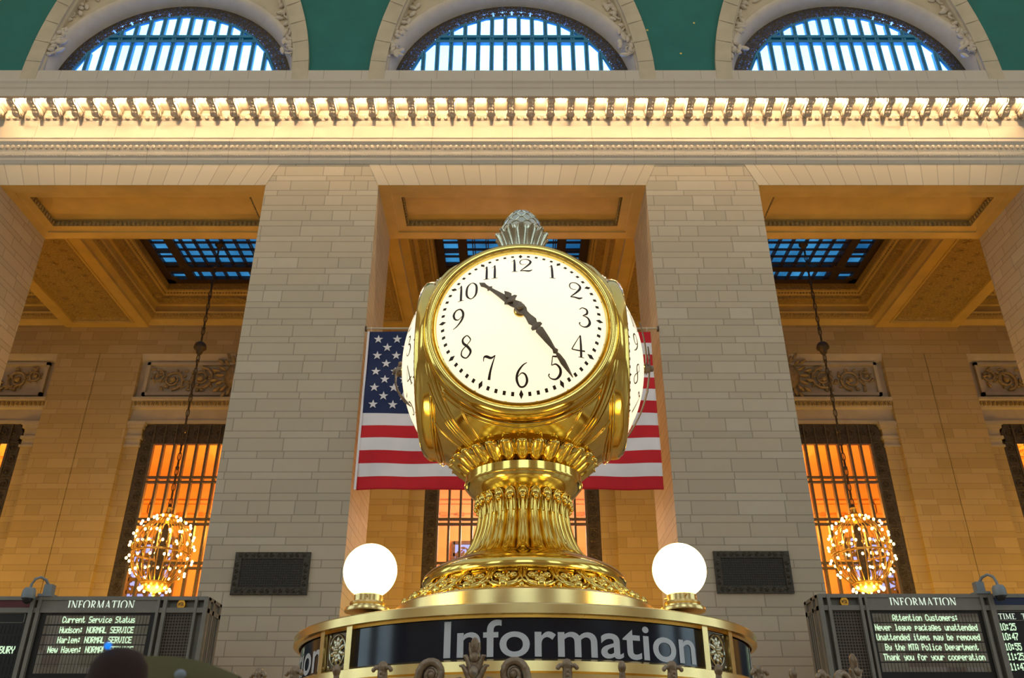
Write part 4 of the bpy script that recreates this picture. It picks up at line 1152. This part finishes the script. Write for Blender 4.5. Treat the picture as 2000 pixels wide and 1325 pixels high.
for px, kd in ((458,'bud'),(511,'tre'),(580,'tre'),(660,'bud'),(750,'tre'),(845,'sl'),(927,'pal'),(1003,'sr'),(1107,'tre'),(1213,'bud'),(1310,'tre'),(1400,'bud'),(1478,'tre'),(1545,'bud'),(1601,'tre'),(1642,'sl'),(1667,'pal')):
    crest(kd, cangle(px, 1310))

# globe lamps on the booth
for s_, lab in ((-1, 'glowing round white globe lamp on the booth, left of the clock pedestal'), (1, 'glowing round white globe lamp on the booth, right of the clock pedestal')):
    a = radians(45)*s_; x = 1.6*sin(a); y = -1.6*cos(a)
    if s_ < 0:
        g = empty('globe_lamp', (CX+x+.01, D+y, 1.126)); tag(g, lab, 'lamp', 'globe lamps on the booth')
        m = MB().lathe([(.001,0),(.158,0),(.160,.012),(.155,.028),(.120,.032),(.120,.045),(.128,.055),(.124,.068),(.103,.073),(.103,.115),(.098,.122),(.001,.122)], 48); m.build('base', M_brass_b, g, smooth=35)
        m = MB()
        for k in range(3): an = k*2.1+.6; m.tube([(.10*cos(an),.10*sin(an),.098),(.125*cos(an),.125*sin(an),.098)], .006, 8)
        m.build('screws', M_brass, g)
        m = MB().ell((0,0,.292), (.192,.192,.192), n=40, m=28); m.build('globe', M_globe, g, smooth=80); g0 = g
    else:
        g = copy_tree(g0); g.location = (CX+x-.03, D+y, 1.130); tag(g, lab, 'lamp', 'globe lamps on the booth')

# ------------------------------------------------------------------ flag
XL, XR = -4.85, 4.72; ZT_, ZBt = 13.94, 8.36; YFl = 25.9
fl = empty('flag_banner', (0, YFl, ZBt)); tag(fl, 'American flag with navy star canton hanging behind the clock', 'flag')
def fy(x, z): return .03*sin(x*2.1+z*.8)+.022*sin(z*3.1-x*1.3)+.05*((ZT_-z)/5.6)*sin(x*3.7+1)*.5
m = MB(); nx, nzf = 120, 13*6
rows = []
for j in range(nzf+1):
    z = ZBt+(ZT_-ZBt)*j/nzf; sag = 0
    rows.append([(XL+(XR-XL)*k/nx, fy(XL+(XR-XL)*k/nx, z), z-ZBt-.10*(k/nx-.5)*0) for k in range(nx+1)])
m.grid(rows); mi = []
for j in range(nzf):
    st = 12-j//6
    for k in range(nx):
        if st < 7 and k < nx*.40: mi.append(2)
        else: mi.append(0 if st % 2 == 0 else 1)
m.m = mi
o = m.build('cloth', [M_fred, M_fwhite, M_fblue], fl, smooth=80); s2 = o.modifiers.new('thickness', 'SOLIDIFY'); s2.thickness = .012
m = MB(); cw = (XR-XL)*.40; chh = (ZT_-ZBt)*7/13
for r in range(9):
    for c in range(6 if r % 2 == 0 else 5):
        x = XL+cw*((c*2+1+(r % 2))/12); z = ZT_-chh*((r+1)/10); pts = []
        for k in range(10):
            a = pi/2+k*pi/5; rr = .165 if k % 2 == 0 else .066; xx, zz = x+rr*cos(a), z+rr*sin(a); pts.append((xx, fy(xx, zz)-.022, zz-ZBt))
        m.add([(x, fy(x, z)-.022, z-ZBt)]+pts, [(0, 1+k, 1+(k+1) % 10) for k in range(10)])
m.build('stars', M_fwhite, fl, recalc=False)
m = MB().box(XL-.07, XL, -.02, .02, 0, ZT_-ZBt); m.build('hoist_hem', M_fwhite, fl)
pole = empty('flag_pole', (0, YFl, ZT_+.12)); tag(pole, 'thin pale horizontal pole between two piers carrying the flag', 'pole')
MB().tube([(-5.02,0,0),(5.02,0,0)], .035, 10).build('rod', M_stone, pole, smooth=60)
m = MB()
for x in (-4.8, -3.2, -1.6, 0, 1.6, 3.2, 4.6): m.tube([(x,0,.05),(x,-.04,0),(x,0,-.11)], .010, 5)
m.build('hanging_cords', M_fwhite, pole)
m = MB()
for s_ in (-1, 1): m.box(s_*4.99-.03, s_*4.99+.03, -.05, .10, -.07, .07)
m.build('wall_brackets', M_iron, pole)

# ------------------------------------------------------------------ chandeliers
def make_chandelier():
    e = empty('chandelier', (0,0,0)); H = 3.25; Rm = 1.22
    TB = [(.30,.30),(.56,.48),(1.0,.88),(1.19,1.30),(1.24,1.85),(1.18,2.30),(.95,2.80),(.52,3.12),(.30,3.2)]
    def rz(z): return interp(TB, z)
    m = MB()
    for k in range(24):
        a = 2*pi*k/24; pts = [(rz(z)*cos(a)*.90, rz(z)*sin(a)*.90, z) for z in [.42+q*2.7/12 for q in range(13)]]; m.tube(pts, .022, 5)
    for z in (1.7, .52): r = rz(z)*.92; m.tube([(r*cos(2*pi*k/32), r*sin(2*pi*k/32), z) for k in range(33)], .04, 6)
    for k in range(24): a = 2*pi*k/24; m.ell((rz(1.9)*.93*cos(a), rz(1.9)*.93*sin(a), 1.95), (.07,.07,.10), n=7, m=5)
    m.build('cage', M_gilt, e, smooth=60)
    m = MB().lathe([(.02,.02),(.07,.06),(.04,.12),(.12,.18),(.40,.26),(.50,.36),(.54,.44),(.58,.50),(.50,.54)], 32); m.build('lower_bowl', M_gilt, e, smooth=50)
    m = MB().lathe([(.50,3.10),(.36,3.20),(.30,3.26),(.34,3.30),(.30,3.34),(.14,3.40),(.10,3.55),(.14,3.62),(.05,3.72)], 32); m.build('crown', M_gilt, e, smooth=50)
    m = MB().lathe([(.10,.5),(.20,.9),(.16,1.4),(.26,1.7),(.14,2.1),(.20,2.5),(.08,2.9)], 20); m.build('inner_stem', M_iron, e, smooth=50)
    bulb = None; cnt = 0
    for zz, r, n, off in ((3.18,.54,12,0), (2.90,.98,15,.2), (2.44,1.18,15,.5), (2.0,1.27,15,.1), (1.44,1.27,15,.4), (.93,1.06,14,.3), (.28,.60,12,0)):
        for k in range(n):
            a = 2*pi*(k+off)/n
            if bulb is None: bulb = MB().ell((0,0,0), (.052,.052,.060), n=8, m=6).build('bulb', M_cbulb, e, smooth=80); o = bulb
            else: o = bulb.copy(); COL.objects.link(o); o.parent = e
            o.location = (r*cos(a), r*sin(a), zz); cnt += 1
    # chain and ball
    m = MB(); z = 3.7; k = 0; top = 23.8-6.96
    while z < top-.1:
        st = .34
        an = k*pi/2; dx, dy = cos(an)*.07, sin(an)*.07
        m.tube([(dx*cos(2*pi*q/10), dy*cos(2*pi*q/10), z+.17+.20*sin(2*pi*q/10)) for q in range(11)], .024, 5, cap=False)
        if k % 5 == 0: m.ell((0,0,z), (.09,.09,.10), n=8, m=5)
        z += st; k += 1
    m.tube([(0,0,3.6),(0,0,top)], .018, 5)
    m.build('chain', M_iron, e, smooth=60)
    m = MB().ell((0,0,11.25), (.27,.27,.25), n=20, m=12); m.lathe([(.04,10.80),(.13,10.90),(.17,11.05),(.28,11.15),(.29,11.22),(.27,11.25)], 20); m.build('chain_ball', M_iron, e, smooth=60)
    m = MB().lathe([(.02,top-.25),(.08,top-.2),(.14,top-.08),(.22,top),(.22,top+.1)], 20); m.build('ceiling_rose', M_iron, e, smooth=50)
    return e
ch = make_chandelier()
for i, (b, lab) in enumerate(((-14.35, 'egg-shaped bulb-covered chandelier on a long chain, left of the clock'), (14.3, 'egg-shaped bulb-covered chandelier on a long chain, right of the clock'), (.05, 'egg-shaped bulb-covered chandelier hidden behind the clock pedestal'))):
    c = ch if i == 0 else copy_tree(ch)
    c.location = (b, 35.3, 6.96); tag(c, lab, 'chandelier', 'gallery chandeliers')
    add_light('POINT', 'chandelier_glow', (b, 35.3, 6.5), 1050, AMBER, .9)
for b in (-28.6, 28.6): add_light('POINT', 'gallery_lamp', (b, 35.3, 6.5), 1050, AMBER, .9)

# ------------------------------------------------------------------ wall grilles on the piers
for (x0, x1, yt, yb, lab) in ((456, 604, 1080, 1163, 'dark rectangular bronze grille on the pier left of the clock'), (1396, 1545, 1078, 1160, 'dark rectangular bronze grille on the pier right of the clock')):
    a = P(x0, (yt+yb)/2, YF); b = P(x1, (yt+yb)/2, YF); z1 = T(yt)*YF; z0 = T(yb)*YF
    g = empty('wall_grille', ((a.x+b.x)/2, YF, z0)); tag(g, lab, 'grille', 'bronze grilles on the piers')
    hw = (b.x-a.x)/2; H = z1-z0; m = MB(); fw = .20
    for q in ((-hw, hw, 0, fw), (-hw, hw, H-fw, H), (-hw, -hw+fw, fw, H-fw), (hw-fw, hw, fw, H-fw)): m.box(q[0], q[1], -.07, -.001, q[2], q[3])
    fn = lambda x, z, h: Vector((x, -.07-h, z))
    k = 0; x = -hw+.15
    while x < hw-.1:
        for zz in (fw/2, H-fw/2): scroll(m, fn, x, zz, .075, 1.2, 1 if k % 2 else -1, pi/2, .012, leaves=False, n=8)
        x += .19; k += 1
    z = .3
    while z < H-.2:
        for s_ in (-1, 1): scroll(m, fn, s_*(hw-fw/2), z, .075, 1.2, 1, pi/2, .012, leaves=False, n=8)
        z += .19
    m.build('frame', M_dgr_f, g)
    m = MB().box(-hw+fw, hw-fw, -.03, -.01, fw, H-fw)
    x = -hw+fw
    while x < hw-fw: m.box(x, x+.02, -.045, -.03, fw, H-fw); x += .07
    z = fw
    while z < H-fw: m.box(-hw+fw, hw-fw, -.05, -.035, z, z+.02); z += .07
    m.build('mesh_screen', M_dgrille, g)

# ------------------------------------------------------------------ departure boards
YD = 22.0
def col_x(px, row): return P(px, row, YD).x
def board(side):
    s_ = side                                        # -1 left, +1 right
    ztop = T(1166)*YD if s_ < 0 else T(1161)*YD; zh = T(1192)*YD if s_ < 0 else T(1187)*YD; zbot = 1.2
    xo = col_x(407, 1166) if s_ < 0 else col_x(1597, 1161)
    e = empty('departure_board', (0, YD, zbot))
    tag(e, 'grey metal information display board at the lower left, with service status text' if s_ < 0 else 'grey metal information display board at the lower right, with attention customers text', 'display board')
    xe = -19.5 if s_ < 0 else 19.5
    lo, hi = min(xo, xe), max(xo, xe); Z = lambda v: v-zbot
    m = MB().box(lo, hi, .12, 1.0, 0, Z(ztop)-.02); m.build('cabinet', M_board, e)
    m = MB(); fr = -.02
    def bar(x0, x1, z0, z1, d=.0): m.box(min(x0,x1), max(x0,x1), -d, .14, Z(z0), Z(z1))
    bar(lo, hi, ztop-.09, ztop, .04); bar(lo, hi, zh-.07, zh+.05, .03)
    def colp(pa, pb, row): return (col_x(pa, 1183), col_x(pb, 1183))
    cols = [(399, 407), (381, 386), (320, 327), (308, 313), (75, 82), (61, 69)] if s_ < 0 else [(1598, 1607), (1616, 1622), (1678, 1684), (1689, 1694), (1915, 1921), (1931, 1941)]
    for pa, pb in cols: x0, x1 = colp(pa, pb, 1180); bar(x0, x1, zbot, ztop-.02, .06)
    # return end of the cabinet
    so = xo; d0, d1 = (so, so+.05) if s_ < 0 else (so-.05, so)
    for y0, y1 in ((.0,.12),(.34,.46),(.86,1.0)): m.box(d0, d1, y0, y1, 0, Z(ztop)-.02)
    for z0, z1 in ((ztop-.09, ztop), (zh-.07, zh+.05)): m.box(d0, d1, 0, 1.0, Z(z0), Z(z1)-.01)
    for y in (.15, .25, .55, .68): m.box(d0-.0, d1-.01, y, y+.05, 0, Z(zh))
    m.build('frame_bars', M_board, e)
    x0, x1 = colp(327, 381, 0) if s_ < 0 else colp(1622, 1678, 0); lo2, hi2 = min(x0, x1), max(x0, x1)
    MB().box(lo2, hi2, .04, .06, 0, Z(zh)-.07).build('speaker_grille', M_grille, e)
    xc = (lo2+hi2)/2; zc = (zh+ztop)/2-.03
    bd = MB().add([(xc+.10*cos(2*pi*k/24)+0, -.02, Z(zc)+.115*sin(2*pi*k/24)) for k in range(24)]+[(xc+.10*cos(2*pi*k/24), .13, Z(zc)+.115*sin(2*pi*k/24)) for k in range(24)], [tuple(range(24))]+[(k,(k+1)%24,24+(k+1)%24,24+k) for k in range(24)]).build('badge', M_badge, e)
    m = MB(); u = .012
    def seg(a, b): m.tube([(xc+a[0]*.085, -.024, Z(zc)+a[1]*.09), (xc+b[0]*.085, -.024, Z(zc)+b[1]*.09)], u*.45, 4)
    for a, b in (((-.75,-.5),(-.75,.5)),((-.75,.5),(-.5,-.1)),((-.5,-.1),(-.25,.5)),((-.25,.5),(-.25,-.5)),((-.15,.5),(.3,.5)),((.08,.5),(.08,-.5)),((.25,-.5),(.48,.5)),((.48,.5),(.72,-.5)),((.33,-.15),(.63,-.15))): seg(a, b)
    m.build('badge_lettering', M_board_d, bd)
    # header title
    m = MB(); ta, tb = (133, 263) if s_ < 0 else (1737, 1867); rt, rb = (1174, 1190) if s_ < 0 else (1168.5, 1184)
    xa, xb = col_x(ta, (rt+rb)/2), col_x(tb, (rt+rb)/2); z1 = T(rt)*YD; z0 = T(rb)*YD; sc = (xb-xa)/(serif_len('INFORMATION')-.06)
    serif_text(m, 'INFORMATION', lambda a, b: Vector((xa+a*sc, -.015, Z(z0)+b*(z1-z0))))
    x0, x1 = colp(82, 308, 0) if s_ < 0 else colp(1694, 1915, 0); l3, h3 = min(x0, x1), max(x0, x1)
    MB().box(l3, h3, -.01, .12, Z(zh)+.05, Z(ztop)-.09).build('header_panel', M_board, e)
    m.build('title_lettering', M_title, e, recalc=False)
    scr = MB().box(l3, h3, .03, .12, 0, Z(zh)-.07).build('display_screen', M_board_d, e)
    rows = [1211, 1231, 1250.5, 1269.5, 1288.5, 1307] if s_ < 0 else [1207, 1226, 1245, 1264.5, 1284, 1304]
    txts = ['Current Service Status', 'Hudson: NORMAL SERVICE', 'Harlem: NORMAL SERVICE', 'New Haven: NORMAL SERVICE', '', ''] if s_ < 0 else \
           ['Attention Customers:', 'Never leave packages unattended', 'Unattended items may be removed', 'By the MTA Police Department', 'Thank you for your cooperation', '']
    starts = [(122, 264), (116.5, 261), (112, 257), (93, 259), 0, 0] if s_ < 0 else [(1743, 1871), (1709, 1909), (1712, 1914), (1729, 1911), (1726, 1924), 0]
    c = MB()
    strips = (88, 292) if s_ < 0 else (1705, 1913)
    NCELL = 32
    xsa, xsb = col_x(strips[0], 1211), col_x(strips[1], 1211)
    for r, row in enumerate(rows):
        zc = T(row)*YD; H = .205; cwid = (xsb-xsa)/NCELL
        for k in range(NCELL): c.box(xsa+k*cwid+.006, xsa+(k+1)*cwid-.006, .018, .032, Z(zc)-H/2, Z(zc)+H/2)
        if txts[r]:
            a, b = starts[r]; xa, xb = col_x(a, row), col_x(b, row); cw = (xb-xa)/(len(txts[r])-.1); m = MB()
            dot_text(m, txts[r], xa, .010, Z(zc)-.075, cw, .15); m.build('text_line', M_led, e)
    c.build('display_cells', M_cell, e)
    # neighbouring section, cut by the edge of the photo
    x0, x1 = colp(61, -40, 0) if s_ < 0 else colp(1941, 2060, 0); l4, h4 = min(x0, x1), max(x0, x1)
    if s_ < 0: l4 = -19.4
    else: h4 = 19.4
    MB().box(l4, h4, -.01, .12, Z(zh)+.05, Z(ztop)-.09).build('coloured_header', M_red if s_ < 0 else M_navy, e)
    MB().box(l4, h4, .03, .12, 0, Z(zh)-.07).build('train_list_screen', M_board_d, e)
    m = MB()
    if s_ < 0:
        xe_ = col_x(50, 1200)
        for q in ((l4, xe_, 1198, 1199), (l4, xe_, 1216, 1217)): m.box(q[0], q[1], .015, .03, Z(T(q[3])*YD), Z(T(q[2])*YD))
        m.box(xe_-.02, xe_, .015, .03, Z(T(1217)*YD), Z(T(1198)*YD))
        m.build('heading_box', M_board, e)
        m = MB(); xa = col_x(-9, 1270); xb = col_x(29, 1270); zc = T(1270)*YD; dot_text(m, 'RBURY', xa, .01, Z(zc)-.085, (xb-xa)/5, .17); m.build('text_line', M_led, e)
        c = MB()
        for r in range(8):
            for k in range(30):
                xx = col_x(48, 1230)-(k+1)*.095
                if xx > l4: c.box(xx+.004, xx+.088, .02, .032, Z(T(1230+r*20)*YD)-.09, Z(T(1230+r*20)*YD)+.09)
        c.build('dark_cells', M_board_d, e)
    else:
        xa_ = col_x(1945, 1200)
        for q in ((xa_, h4, 1194, 1195.2), (xa_, h4, 1212, 1213.2)): m.box(q[0], q[1], .0, .03, Z(T(q[3])*YD), Z(T(q[2])*YD))
        m.box(xa_, xa_+.02, .0, .03, Z(T(1213)*YD), Z(T(1194)*YD)); m.build('heading_box', M_board, e)
        m = MB(); za, zb_ = T(1210)*YD, T(1199)*YD; x0 = col_x(1950, 1204); x1 = col_x(1984, 1204); sc = (x1-x0)/serif_len('TIME')
        serif_text(m, 'TIME', lambda a, b: Vector((x0+a*sc, -.0, Z(za)+b*(zb_-za))))
        x2 = col_x(1995, 1204); serif_text(m, 'T', lambda a, b: Vector((x2+a*sc, -.0, Z(za)+b*(zb_-za)))); m.build('column_heading', M_title, e, recalc=False)
        for t, row, a, b in (('10:25', 1225, 1952, 1984), ('10:47', 1244, 1957, 1989), ('10:55', 1264, 1963, 1995), ('11:25', 1283, 1968, 2000), ('11:47', 1303, 1973, 2005)):
            m = MB(); xa, xb = col_x(a, row), col_x(b, row); zc = T(row)*YD; dot_text(m, t, xa, .005, Z(zc)-.085, (xb-xa)/4.9, .17); m.build('text_line', M_led, e)
    # the ticket office front that carries the board
    o = MB().box(lo, hi, -.3+YD, 1.2+YD, FLOOR, zbot).build('ticket_office_counter', M_ash)
    tag(o, 'stone ticket office front below the %s display board' % ('left' if s_ < 0 else 'right'), 'ticket office')
    return ztop
zl = board(-1); zr = board(1)
def camera_unit(x, z, hand, lab):
    e = empty('security_camera', (x, YD-.02, z)); tag(e, lab, 'security camera', 'dome cameras on the display boards')
    MB().box(-.02, .34, -.05, .25, 0, .06).box(.08, .28, -.02, .18, .06, .30).xf(lambda a, b, c: (hand*a, b, c)).build('bracket', M_grey, e)
    m = MB().tube([(hand*x_, -.04-y_, z_2) for x_, y_, z_2 in ((.16,-.1,.28),(.10,0,.40),(.02,.12,.44),(-.07,.19,.38),(-.11,.22,.24),(-.12,.22,.12))], .035, 10); m.build('gooseneck', M_grey, e, smooth=60)
    m = MB().lathe([(.001,.16),(.12,.15),(.155,.08),(.16,-.06),(.15,-.10),(.001,-.10)], 28, (hand*-.12,-.26,0)); m.build('housing', M_grey, e, smooth=40)
    m = MB().ell((hand*-.12,-.26,-.10), (.12,.12,.13), n=20, m=12); m.build('dome', M_black, e, smooth=70)
pl = P(76, 1168, YD); pr_ = P(1932, 1163, YD)
camera_unit(pl.x, zl, 1, 'grey dome security camera on top of the left display board')
camera_unit(pr_.x, zr, -1, 'grey dome security camera on top of the right display board')

# ------------------------------------------------------------------ plain stand-in shapes for unidentified out-of-focus things in the near foreground, lower left
p = P(229, 1325, 1.3)
e = empty('blurred_round_object', (p.x, 1.3, p.z-.30)); tag(e, 'blurred dark brown round-topped object in the foreground, lower left', 'foreground object')
q = P(229, 1268, 1.3); r = .042
m = MB().lathe([(.030,0),(.036,.2),(.041,.27),(.0415,q.z-p.z+.30-.045),(.038,q.z-p.z+.30-.022),(.028,q.z-p.z+.30-.006),(.012,q.z-p.z+.30+.001),(.001,q.z-p.z+.30+.002)], 40)
m.build('body', M_fg, e, smooth=60)
b_ = P(211, 1262, 1.27)
m = MB().ell((b_.x-p.x, -.03, b_.z-p.z+.30), (.0048,.0048,.0048), n=14, m=8); m.build('blue_light', M_bluelamp, e, smooth=60)
m = MB(); a0 = P(268, 1284, 1.55); a1 = P(470, 1322, 1.55)
o_ = empty('blurred_olive_band', (a0.x, 1.55, a0.z)); tag(o_, 'blurred olive sloping band beside the brown object, lower left', 'unidentified')
L = a1-a0
rows = []
for k in range(13):
    t = k/12; c = L*t; hh = .055*(1-t*.55); zt = c.z+.012*sin(t*pi)
    rows.append([(c.x, -.01, zt-hh*2), (c.x, -.02, zt-hh), (c.x, -.008, zt), (c.x, .01, zt-.002), (c.x, .02, zt-hh), (c.x, .01, zt-hh*2)])
m.grid(rows, closed_u=True); m.build('band', M_fg2, o_, smooth=60)
b2 = P(352, 1318, 1.52)
MB().ell((b2.x-a0.x, -.03, b2.z-a0.z), (.010,.006,.008), n=12, m=8).build('grey_spot', M_grey, o_, smooth=60)
